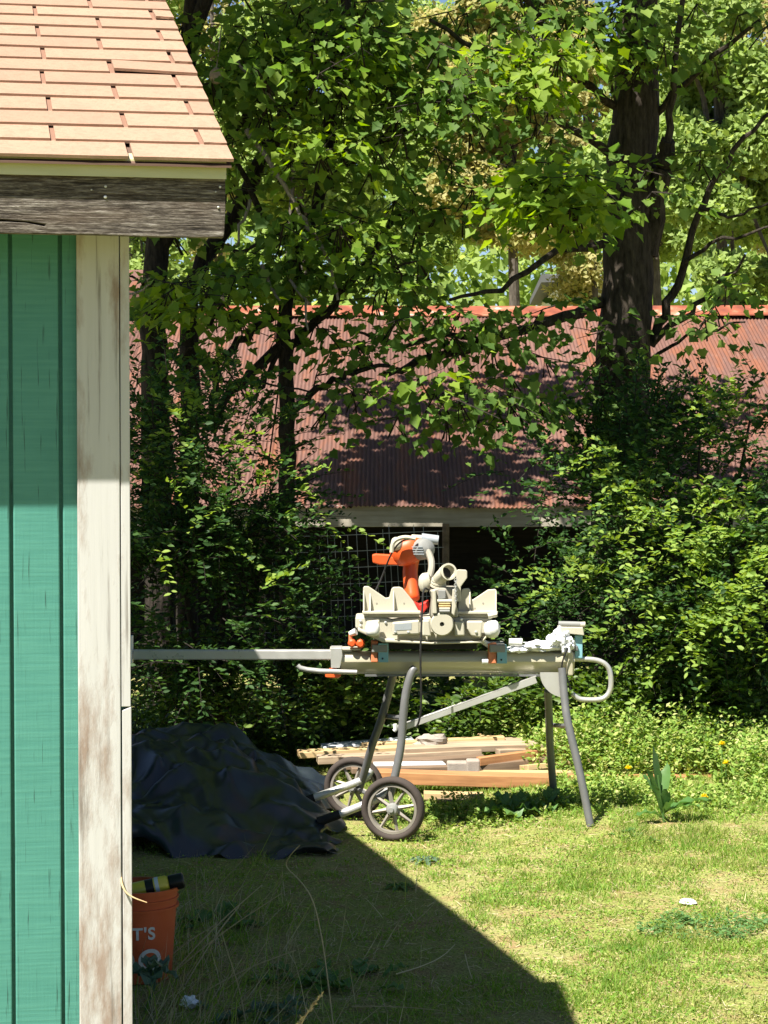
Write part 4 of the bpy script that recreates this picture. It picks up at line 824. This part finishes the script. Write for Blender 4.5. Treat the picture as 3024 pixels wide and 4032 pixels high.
board((446, 745, 12.2), (528, 741, 12.3), .18, .045, 'tan_lumber', 'wide tan board on the top right of the pile')
board((480, 758, 11.8), (640, 736, 12.2), .05, .045, 'orange_lumber', 'slanting orange stud propped toward the right weeds')
board((482, 735.5, 12.6), (628, 732.5, 12.8), .10, .035, 'yellow_lumber', 'thin yellow board farthest back by the low bush')
board((470, 766, 11.8), (556, 757, 11.9), .12, .06, 'brown_lumber', 'dark brown timber under the slanting stud')
board((520, 728, 12.7), (600, 723, 12.8), .04, .02, 'tan_lumber', 'thin grey-tan stick lying on the weeds at the back')
board((480, 772, 11.62), (575, 772, 11.65), .08, .03, 'yellow_lumber', 'yellowish board just behind the orange beam right half')
board((352, 768.5, 11.62), (470, 766, 11.7), .07, .03, 'brown_lumber', 'dark thin board between white board and orange beam')
board((405, 749, 12.0), (545, 744.5, 12.1), .09, .035, 'tan_lumber', 'tan board overlapping the middle of the pile', roll=.12)
board((362, 744, 12.3), (505, 737, 12.35), .08, .03, 'yellow_lumber', 'yellow board along the back edge of the pile')
board((500, 750, 12.0), (606, 747, 12.25), .06, .03, 'tan_lumber', 'tan stick reaching into the weeds behind the far leg')
board((528, 765, 11.75), (602, 757, 11.95), .10, .03, 'yellow_lumber', 'pale offcut tilted beside the dark brown timber', roll=-.15)
board((436, 800, 11.0), (476, 801, 10.98), .06, .02, 'brown_lumber', 'small brown offcut in grass before the short yellow board')
for (px, py, Y, sx, sy, sz, lab) in ((459, 768, 11.72, .10, .09, .065, 'brownish-grey block end left of its twin in the pile'), (473, 767, 11.70, .055, .09, .075, 'narrow grey block beside the brownish-grey block')):
    o = rebase(MB().box(W(px, py, Y), (sx * 1.3, sy, sz * 1.1)).build('block', 'stone_grey', bevel=.008)); tag(o, lab, 'block', 'blocks in the lumber pile')
o = rebase(MB().blob(W(431, 742, 12.15), (.09, .07, .04), wob=.5, p=.8, seed=3).build('rubble_lump', 'stone_grey', smooth=False)); tag(o, 'rough grey lump on top of the lumber pile', 'stone')
# ------------------------------------------------------------------ crumpled tarp
tb = bmesh.new(); NX, NY = 17, 19; x0, x1, y0, y1 = -1.75, -.20, 9.80, 11.6; tv = {}
rt = random.Random(4)
def mound(x, y): return (.33 * sm(-.46, -.90, x) * sm(10.25, 10.6, y) + .13 * sm(-.18, -.50, x) * sm(10.2, 10.5, y) * sm(-.9, -.5, x) + .13 * sm(-.62, -.85, x) * sm(9.8, 10.05, y) * (1 - sm(10.25, 10.6, y))) * sm(11.65, 11.4, y)
for j in range(NY + 1):
    for i in range(NX + 1):
        inner = 0 < i < NX and 0 < j < NY
        x = x0 + (x1 - x0) * (i + (rt.uniform(-.42, .42) if inner else 0)) / NX; y = y0 + (y1 - y0) * (j + (rt.uniform(-.42, .42) if inner else 0)) / NY
        if i == NX: x += rt.uniform(-.12, .05)
        if j == 0: y += rt.uniform(-.05, .16)
        h = mound(x, y); z = gz(x, y) + h + (rt.uniform(-.055, .055) if inner else 0) * (.35 + .65 * min(1, h / .2)) + (.02 if inner else -.03)
        tv[i, j] = tb.verts.new((x, y, z))
for j in range(NY):
    for i in range(NX):
        q = [tv[i, j], tv[i + 1, j], tv[i + 1, j + 1], tv[i, j + 1]]
        for tri in (((0, 1, 2), (0, 2, 3)) if rt.random() < .5 else ((0, 1, 3), (1, 2, 3))): tb.faces.new([q[k] for k in tri])
bmesh.ops.subdivide_edges(tb, edges=tb.edges, cuts=4, use_grid_fill=True)
for _ in range(5): bmesh.ops.smooth_vert(tb, verts=tb.verts, factor=.5, use_axis_x=True, use_axis_y=True, use_axis_z=True)
for v in tb.verts:
    u_ = v.co.x * .8 + v.co.y * .6 + .12 * mnoise.noise(v.co * 2.5); w_ = v.co.x * -.6 + v.co.y * .8
    v.co.z += .030 * (1 - 2.4 * abs(mnoise.noise(Vector((u_ * 2.2, w_ * 6.5, 3))))) + .016 * (1 - 2.4 * abs(mnoise.noise(Vector((u_ * 7, w_ * 4, 8))))) + .004 * mnoise.noise(v.co * 24)
mb = MB(); tb.verts.index_update(); mb.v = [tuple(v.co) for v in tb.verts]; mb.f = [tuple(v.index for v in f.verts) for f in tb.faces]; tb.free()
o = rebase(mb.build('crumpled_tarp', 'tarp', smooth=True)); tag(o, 'crumpled dark blue tarp heaped in the shed shadow', 'tarp')
# ------------------------------------------------------------------ orange bucket with lettering and spray cans
YK = 8.0; bx = W(138, 940, YK).x; bz = gz(bx, YK); HB, RT, RB = .335, .146, .122
buck = empty('orange_bucket', (bx, YK, bz), 0, 'orange plastic bucket with white lettering standing behind the shed corner', 'bucket')
def rad(h): return RB + (RT - RB) * h / HB
MB().lathe((bx, YK, bz), (0, 0, 1), [(0, RB - .004), (.004, RB), (HB - .07, rad(HB - .07)), (HB, RT), (HB + .002, RT - .004), (HB - .1, rad(HB - .1) - .006), (.012, RB - .006), (.012, .0001)], 48).build('body', 'bucket_orange', buck, smooth=True)
for h0, h1, e_ in ((HB - .012, HB + .004, .008), (HB - .040, HB - .033, .006), (HB - .072, HB - .062, .009)):
    MB().lathe((bx, YK, bz), (0, 0, 1), [(h0, rad(h0) - .002), (h0, rad(h0) + e_), (h1, rad(h1) + e_), (h1, rad(h1) - .002)], 48, False).build('rim_band', 'bucket_orange', buck, smooth=True)
def lettering(txt, size, h, ang0):
    cu = bpy.data.curves.new('t', 'FONT'); cu.body = txt; cu.size = size; cu.align_x = 'CENTER'; cu.offset = .0018; cu.space_character = 1.12
    to = bpy.data.objects.new('t', cu); C.objects.link(to); bpy.context.view_layer.update()
    me = bpy.data.meshes.new_from_object(to.evaluated_get(bpy.context.evaluated_depsgraph_get())); bpy.data.objects.remove(to)
    bm = bmesh.new(); bm.from_mesh(me); bmesh.ops.triangulate(bm, faces=bm.faces); bmesh.ops.subdivide_edges(bm, edges=bm.edges, cuts=2)
    for v in bm.verts:
        hh = h + v.co.y; r_ = rad(hh) + .0022; a_ = ang0 + v.co.x / r_
        v.co = Vector((bx + r_ * math.sin(a_), YK - r_ * math.cos(a_), bz + hh))
    bm.to_mesh(me); bm.free(); me.name = 'lettering'; me.materials.append(MATS['print_white'])
    o = bpy.data.objects.new('lettering', me); C.objects.link(o); adopt(o, buck); return o
lettering("LET'S", .062, HB - .168, .02); lettering('DO', .115, HB - .285, .10)
def can(c, d, capm, bodym, label, bandm):
    d = Vector(d).normalized(); e = empty('spray_can', c, 0, label, 'spray can', 'spray cans in the bucket')
    MB().lathe(c, d, [(0, .031), (.002, .033), (.125, .033), (.135, .026), (.14, .022)], 20).build('body', bodym, e, smooth=True)
    MB().lathe(Vector(c) + d * .05, d, [(0, .0336), (.03, .0336)], 20).build('label_band', bandm, e, smooth=True)
    MB().lathe(Vector(c) + d * .085, d, [(0, .0337), (.014, .0337)], 20).build('label_band', 'can_white', e, smooth=True)
    MB().lathe(Vector(c) + d * .136, d, [(0, .029), (.004, .030), (.05, .029), (.055, .024), (.056, .0001)], 20).build('cap', capm, e, smooth=True)
ct_ = bz + HB
can((bx - .015, YK - .035, ct_ - .015), (1, .1, .22), 'can_black', 'can_yellow', 'yellow spray can with black cap lying in the orange bucket', 'can_black')
can((bx - .03, YK + .07, ct_ - .05), (-.45, .1, .35), 'can_white', 'can_blue', 'blue and white spray can behind the yellow one in the bucket', 'can_white')
MB().tube([(bx - .11, YK + .02, ct_ - .28), (bx + .10, YK + .05, ct_ - .01)], .028, 12).build('black_tube', 'can_black', buck, smooth=True)
# splinter peeling off the shed's corner trim
sp_ = [W(120.5, 872, 4.67), W(121.5, 884, 4.655), W(126, 893, 4.645), W(134, 898, 4.64), W(147, 902.5, 4.64)]
o = MB().tube(smooth_path(sp_, 2), taper(smooth_path(sp_, 2), .0034, .0010), 5).build('trim_splinter', 'yellow_lumber', shed, smooth=True)
# ------------------------------------------------------------------ small finds on the lawn
def ground_at(px, py):
    lo, hi = 3.0, 40.0
    for _ in range(50):
        m_ = (lo + hi) / 2; p = W(px, py, m_)
        if p.z > gz(p.x, p.y): lo = m_
        else: hi = m_
    p = W(px, py, lo); return Vector((p.x, p.y, gz(p.x, p.y)))
p = ground_at(688, 905); o = rebase(MB().blob(p + Vector((0, 0, .012)), (.035, .03, .013), wob=.4, seed=5).build('paper_scrap', 'rag_white', smooth=True)); tag(o, 'small white crumpled scrap on the sunny lawn', 'litter')
p = ground_at(190, 1008); o = rebase(MB().blob(p + Vector((0, 0, .02)), (.03, .03, .02), wob=.6, seed=8, p=.8).build('paper_scrap', 'rag_white')); tag(o, 'white scrap in the shaded weeds near the shed corner', 'litter')
p = ground_at(330, 852); o = rebase(MB().blob(p + Vector((0, 0, .012)), (.035, .02, .010), wob=.6, seed=11).build('paper_scrap', 'stone_grey')); tag(o, 'greyish leaf litter scrap left of the stand wheel in shade', 'litter')
g_ = W(216.5, 76, 13.0); gd = empty('hanging_gourd', g_, 0, 'small pale round ornament hanging in leaves beside the roof edge', 'ornament')
MB().blob(g_, (.042, .042, .050), wob=.1).build('body', 'tan_lumber', gd, smooth=True); MB().tube([g_ + Vector((0, 0, .04)), g_ + Vector((.03, .02, .30))], .004, 5).build('hanger', 'pale_bark', gd, smooth=True)
# ------------------------------------------------------------------ weeds
def big_leaf(base, d, L, wdt, m, parent, curl=.35, nm='leaf', wav=.28):
    d = Vector(d).normalized(); s_ = d.cross(Vector((0, 0, 1))).normalized(); mb = MB(); n_ = 9
    for i in range(n_ + 1):
        t_ = i / n_; c = Vector(base) + d * (L * t_) - Vector((0, 0, 1)) * (curl * L * t_ * t_); w_ = wdt * (math.sin(math.pi * min(1, t_ * .96 + .04)) ** .75) * (1 if t_ > .12 else .25)
        wv = wav * wdt * math.sin(i * 2.1 + L * 40)
        mb.v += [c - s_ * w_ + Vector((0, 0, w_ * .35 + wv)), c, c + s_ * w_ + Vector((0, 0, w_ * .35 - wv))]
    mb.f = [q for i in range(n_) for q in ((3 * i, 3 * i + 1, 3 * i + 4, 3 * i + 3), (3 * i + 1, 3 * i + 2, 3 * i + 5, 3 * i + 4))]
    return mb.build(nm, m, parent, smooth=True)
def broad(name, px, py, spec, m, label, stem=None, grp='broad-leaved weeds'):
    p = ground_at(px, py); e = empty(name, p, 0, label, 'weed', grp)
    if stem: MB().tube([p, p + Vector(stem)], [.007, .005], 6).build('stem', m, e)
    for (ax, ay, az, L, w_, h, cu) in spec: big_leaf(p + Vector((0, 0, h)) + (Vector(stem) * (h / stem[2]) - Vector((0, 0, h)) if stem else Vector((0, 0, 0))), (ax, ay, az), L, w_, m, e, cu)
broad('dock_plant', 664, 822, [(-.30, -.1, 1, .30, .040, .02, .12), (-.15, .1, 1, .24, .036, .1, -.1), (.05, -.2, 1, .17, .030, .02, .15), (.9, -.2, .55, .20, .032, .04, .3), (1, .1, .5, .26, .034, .05, .25), (-.8, -.3, .5, .17, .030, .02, .4), (-.5, .2, 1, .22, .03, .08, .2), (.3, -.4, .9, .14, .026, .03, .3), (.2, .3, 1, .2, .03, .1, .1)], 'dock_leaf', 'tall dock plant with big upright green leaves on the sunny lawn', (-.03, 0, .22))
broad('burdock_plant', 512, 818, [(-1, -.3, .5, .16, .06, .03, .4), (.8, -.4, .5, .17, .062, .03, .45), (.1, -1, .5, .15, .06, .02, .4), (-.6, .5, .8, .16, .05, .04, .3), (.6, .4, .8, .15, .05, .04, .3)], 'dock_leaf', 'low broad-leaved plant under the middle of the stand')
broad('burdock_plant', 548, 812, [(-1, -.3, .5, .13, .05, .03, .4), (.8, -.4, .5, .14, .05, .03, .45), (.1, -1, .5, .13, .05, .02, .4), (.3, .5, .8, .13, .045, .04, .3)], 'dock_leaf', 'broad-leaved plant at the foot of the far right stand leg')
broad('rosette_weed', 425, 862, [(math.cos(a_), math.sin(a_), .35, .10, .014, .01, .5) for a_ in np.arange(0, 6.2, .7)], 'blue_leaf', 'flat bluish rosette weed in the grass below the wheel')
broad('rosette_weed', 400, 888, [(math.cos(a_), math.sin(a_), .3, .08, .013, .01, .5) for a_ in np.arange(.3, 6.4, .8)], 'dock_leaf', 'small green rosette weed left of the bluish one on the lawn')
p = W(153, 957, 7.6); bw = ground_at(146, 1010); e = empty('kale_weed', bw, 0, 'bluish broad-leaved weed in front of the orange bucket', 'weed', 'broad-leaved weeds')
MB().tube([bw, bw * .5 + p * .5 + Vector((.02, 0, 0)), p + Vector((0, 0, -.05))], [.006, .005, .004], 6).build('stem', 'blue_leaf', e)
for (ax, ay, az, L, w_) in ((.6, -.4, .7, .11, .05), (-.7, -.5, .3, .10, .045), (.1, -.8, .1, .10, .045), (.8, .1, .1, .10, .04), (-.1, .3, 1, .08, .03)): big_leaf(p + Vector((-.01, 0, -.05)), (ax, ay, az), L, w_, 'blue_leaf', e, .4)
def patch_weed(name, cx, cy, n, spread, L, w_, m, label):
    p = ground_at(cx, cy); e = empty(name, p, 0, label, 'weed', 'broad-leaved weeds')
    for k in range(n):
        a_ = random.uniform(0, 6.28); q = p + Vector((math.cos(a_), math.sin(a_), 0)) * random.uniform(0, spread); q.z = gz(q.x, q.y)
        big_leaf(q, (math.cos(a_), math.sin(a_), random.uniform(.3, 1.2)), L * random.uniform(.7, 1.2), w_, m, e, .4)
patch_weed('leafy_weed', 330, 985, 26, .22, .12, .028, 'dock_leaf', 'dark leafy weed patch at the bottom of the shed shadow')
patch_weed('leafy_weed', 245, 1015, 22, .2, .11, .026, 'blue_leaf', 'bluish leafy weeds at the bottom edge right of the shed')
patch_weed('leafy_weed', 205, 925, 18, .18, .12, .024, 'dock_leaf', 'green leafy weeds between the bucket and the tarp')
patch_weed('leafy_weed', 640, 838, 14, .12, .06, .013, 'dock_leaf', 'small sunny leafy weeds just left of the dock plant')
def stalk(path, r, label, m='straw', head=None):
    P = smooth_path([Vector(q) for q in path], 2); e = empty('dry_stalk', P[0], 0, label, 'stalk', 'dry weed stalks')
    MB().tube(P, taper(P, r, r * .5), 5).build('stem', m, e, smooth=True)
    if head:
        d = (P[-1] - P[-3]).normalized(); nn = head; t_ = rng.uniform(0, 1, nn); L = .12
        q = np.array(P[-1])[None] - np.array(d)[None] * (t_ * L)[:, None]; dr = unit(np.array(d)[None] * 1.2 + rng.normal(0, .5, (nn, 3)))
        tag(scatter('seed_head', RHOMB, q, frames(dr, unit(rng.normal(size=(nn, 3)))), np.full(nn, .011), m, e), kind='stuff')
stalk([W(334, 1032, 7.3), W(329, 990, 7.3), W(322.7, 941, 7.32), W(313.5, 899, 7.35), W(300, 880, 7.4), W(284, 866, 7.45), W(290, 855, 7.4), W(300, 845, 7.4)], .0032, 'tallest bent dry stalk in the shade left of the shadow edge')
stalk([W(247, 1030, 7.4), W(240, 990, 7.4), W(230, 960, 7.4), W(221.6, 932, 7.42)], .0030, 'upright dry stalk right of the bucket')
for i, (a_, b_) in enumerate((((158, 985), (282, 893)), ((168, 978), (262, 885)), ((185, 985), (240, 905)), ((150, 975), (215, 925)), ((190, 1000), (296, 950)))):
    A = ground_at(a_[0], a_[1]); L_ = W(b_[0], b_[1], A.y + .1); stalk([A, A * .5 + L_ * .5 + Vector((0, 0, .02)), L_], .0030, ('longest of the slanting brown stalks by the bucket', 'steep slanting brown stalk just above the longest one', 'middle short slanting stalk right of the bucket', 'slanting stalk touching the bucket side', 'lowest slanting stalk right of the bucket foot')[i])
stalk([W(292, 1060, 5.15), W(300, 1024, 5.15), W(312, 1006, 5.15), W(322.7, 993, 5.15)], .0028, 'bright sunlit grass seed head at the bottom edge', 'straw', 60)
for i, (pts) in enumerate((((396, 985), (420, 978), (442, 968), (455, 955)), ((352, 1018), (400, 1018), (440, 1022)), ((465, 965), (468, 978), (472, 990)))):
    stalk([ground_at(*q) + Vector((0, 0, .04)) for q in pts], .0026, ('curved pale dry stem lying in the shed shadow', 'straight pale stem lying at the bottom of the shadow', 'short pale stem standing near the shadow edge')[i])
# yellow flowers, one object each
for i, (px, py, lab) in enumerate(((628, 769, 'yellow flower above the orange board right of stand'), (726, 764, 'yellow flower far right above the board end'), (511, 830, 'yellow flower low under the stand'), (722, 745, 'paler yellow flower highest among the right weeds'), (704, 798, 'yellow flower on the grass right of the dock plant'))):
    Yf = 11.3 if py < 790 else 10.6; p = W(px, py, Yf); e = empty('dandelion', (p.x, p.y, gz(p.x, p.y)), 0, lab, 'flower', 'yellow flowers'); h_ = p.z
    MB().tube([(p.x, p.y, gz(p.x, p.y)), (p.x, p.y, h_)], .0025, 5).build('stem', 'dock_leaf', e)
    n = 40; a_ = rng.uniform(0, 6.28, n); el = rng.uniform(.1, 1.2, n); dr = np.stack([np.cos(a_) * np.cos(el), np.sin(a_) * np.cos(el), np.sin(el)], 1)
    tag(scatter('bloom', RHOMB, np.repeat(np.array(p)[None], n, 0), frames(dr, unit(dr + np.array([0, 0, 1.5]))), np.full(n, .024), 'petal_yellow', e), kind='stuff')
# flowering weeds as ground cover behind the lawn
def cover(name, n, test, hgt, leafs, m, label, size, k=16):
    P_ = []
    while len(P_) < n:
        y = rng.uniform(10.2, 14.0); x = rng.uniform(-2.6, 2.9); h = test(x, y)
        if h > 0 and rng.uniform() < h: P_.append((x, y, gz(x, y), h))
    P_ = np.array(P_); L = P_[:, 3] * rng.uniform(*hgt, n); p = P_[:, :3].copy()
    d = unit(np.stack([rng.normal(0, .22, n), rng.normal(0, .22, n), np.ones(n)], 1))
    sp = (p, d, L, .05); o = leaves_on(sp, k, RHOMB, size, name, m, None, .45, 1.0); return tag(o, label, 'weeds', kind='stuff')
def near_board(x, y): return 0
def tall(x, y):
    v = sm(.55, 1.0, x) * sm(10.75, 11.6, y) + .4 * sm(10.9, 11.3, y) * sm(-.1, .2, x) * (1 - sm(11.4, 11.5, y)) + .55 * sm(12.3, 12.7, y) * sm(-.3, .3, x)
    v *= .55 + .6 * mnoise.noise(Vector((x * 2.2, y * 2.2, 4))); 
    if 11.35 < y < 11.7 and x < 1.8: v *= .12
    if 10.7 < y <= 11.35 and x < 1.8: v *= .34
    if x < .62 and 11.0 < y < 12.4: v *= .25
    return min(1, max(0, v))
cover('flowering_weeds', 6800, tall, (.18, .50), 16, 'weed_leaf', 'pale yellow-green flowering weeds behind the lawn at right', (.018, .040))
def under(x, y): return .8 * sm(12.4, 12.9, y) * (1 - sm(1.2, 2.0, x) * .5)
cover('ground_ivy', 2400, under, (.15, .40), 14, 'vine_leaf', 'dark green ground cover at the foot of the bushes', (.03, .055), 12)
def mid(x, y): return (.5 + mnoise.noise(Vector((x * 3, y * 3, 8)))) * sm(10.3, 10.9, y) * (1 - sm(11.0, 11.45, y)) * sm(-.1, .25, x)
cover('low_weeds', 1500, mid, (.06, .16), 12, 'weed_leaf', 'low weeds in the grass under the saw stand', (.014, .03), 12)
p = ground_at(705, 930); n = 900; a_ = rng.uniform(0, 6.28, n); rr = np.sqrt(rng.uniform(0, 1, n)); x = p.x + .26 * rr * np.cos(a_) + .05 * np.sin(a_ * 3); y = p.y + .22 * rr * np.sin(a_)
q_ = np.stack([x, y, np.array([gz(u, v) for u, v in zip(x, y)]) + rng.uniform(.012, .036, n)], 1); d = unit(rng.normal(size=(n, 3)) * [1, 1, .2])
tag(scatter('clover_patch', OVAL, q_, frames(d, rand_normals(n, .3)), rng.uniform(.014, .026, n), 'clover'), 'bluish-green clover patch beside the white scrap', 'clover', kind='stuff')
# ------------------------------------------------------------------ grass
n = 290000; y = 6.9 + (12.6 - 6.9) * rng.uniform(0, 1, n) ** .85; x = rng.uniform(-1, 1, n) * (.195 * y)
dn = np.array([.5 + .6 * mnoise.noise(Vector((a * 1.8, b * 1.8, .3))) + .75 * mnoise.noise(Vector((a * 6.5, b * 6.5, 6))) for a, b in zip(x, y)])
dn -= np.array([.42 * sm(.35, -.25, a - (.55 - .24 * (b - 7.8))) for a, b in zip(x, y)])
keep = rng.uniform(0, 1, n) < np.clip(dn, .06, 1); x, y, dn = x[keep], y[keep], dn[keep]; n = len(x)
z = np.array([gz(a, b) for a, b in zip(x, y)]) - .003
d = unit(np.stack([rng.normal(0, .55, n), rng.normal(0, .55, n), np.ones(n)], 1)); hh = rng.uniform(.014, .040, n) * (.5 + .85 * np.clip(dn, 0, 1.3)) * np.where(rng.uniform(0, 1, n) < .04, 1.7, 1)
nr = unit(rng.normal(size=(n, 3)) * [1, 1, .2]); S = np.stack([rng.uniform(.003, .0055, n), hh, hh * .7], 1)
tag(scatter('lawn_grass', BLADE, np.stack([x, y, z], 1), frames(d, nr), S, 'grass_blade'), 'patchy short lawn grass, half dry', 'grass', kind='stuff')
n = 9000; y = rng.uniform(6.9, 10.6, n); x = rng.uniform(-1, 1, n) * .195 * y; z = np.array([gz(a, b) for a, b in zip(x, y)]) + .006
a_ = rng.uniform(0, 6.28, n); d = np.stack([np.cos(a_), np.sin(a_), rng.normal(0, .15, n)], 1); L_ = rng.uniform(.02, .07, n)
tag(scatter('dry_thatch', BLADE, np.stack([x, y, z], 1), frames(d, rand_normals(n, .3)), np.stack([np.full(n, .003), L_, L_ * .2], 1), 'straw'), 'dry straw thatch lying between the grass blades', 'grass', kind='stuff')
# small round-leaved plants between the blades
n = 70000; y = 6.9 + (11.2 - 6.9) * rng.uniform(0, 1, n) ** .9; x = rng.uniform(-1, 1, n) * (.195 * y)
dn = np.array([.5 + .9 * mnoise.noise(Vector((a * 3.1, b * 3.1, 12.3))) + .6 * mnoise.noise(Vector((a * 9, b * 9, 2))) for a, b in zip(x, y)])
dn -= np.array([.35 * sm(.35, -.25, a - (.55 - .24 * (b - 7.8))) for a, b in zip(x, y)])
keep = rng.uniform(0, 1, n) < np.clip(dn, .03, 1); x, y = x[keep], y[keep]; n = len(x)
z = np.array([gz(a, b) for a, b in zip(x, y)]) + rng.uniform(.004, .026, n)
tag(scatter('lawn_herbs', RHOMB, np.stack([x, y, z], 1), frames(unit(rng.normal(size=(n, 3)) * [1, 1, .35]), rand_normals(n, .45)), rng.uniform(.008, .019, n), 'grass_blade'), 'tiny leafy herbs growing through the lawn', 'grass', kind='stuff')
# rank grass and dead stems in the shed's shadow
n = 2600; px_ = rng.uniform(130, 430, n); Yg = rng.uniform(7.2, 9.4, n); x = (px_ - 384) / F * Yg; keep = rng.uniform(0, 1, n) < np.clip(.15 + .9 * (330 - px_) / 200, .12, 1) * np.clip((9.6 - Yg) / 1.2, 0, 1); x, y = x[keep], Yg[keep]; n = len(x)
z = np.array([gz(a, b) for a, b in zip(x, y)]) - .004; L_ = rng.uniform(.06, .20, n) * np.where(rng.uniform(0, 1, n) < .1, 1.6, 1)
d = unit(np.stack([rng.normal(.25, .45, n), rng.normal(0, .4, n), np.ones(n)], 1))
sel = rng.uniform(0, 1, n) < .62
for nm, ms, k_, lab in (('rank_grass', 'grass_blade', ~sel, 'rank long grass in the shed shadow around the bucket'), ('dead_stems', 'straw', sel, 'dead straw stems among the shaded grass by the bucket')):
    m_ = int(k_.sum()); tag(scatter(nm, BLADE, np.stack([x, y, z], 1)[k_], frames(d[k_], unit(rng.normal(size=(m_, 3)) * [1, 1, .2])), np.stack([np.full(m_, .0042 if ms != 'straw' else .003), L_[k_], L_[k_] * .5], 1), ms), lab, 'grass', kind='stuff')
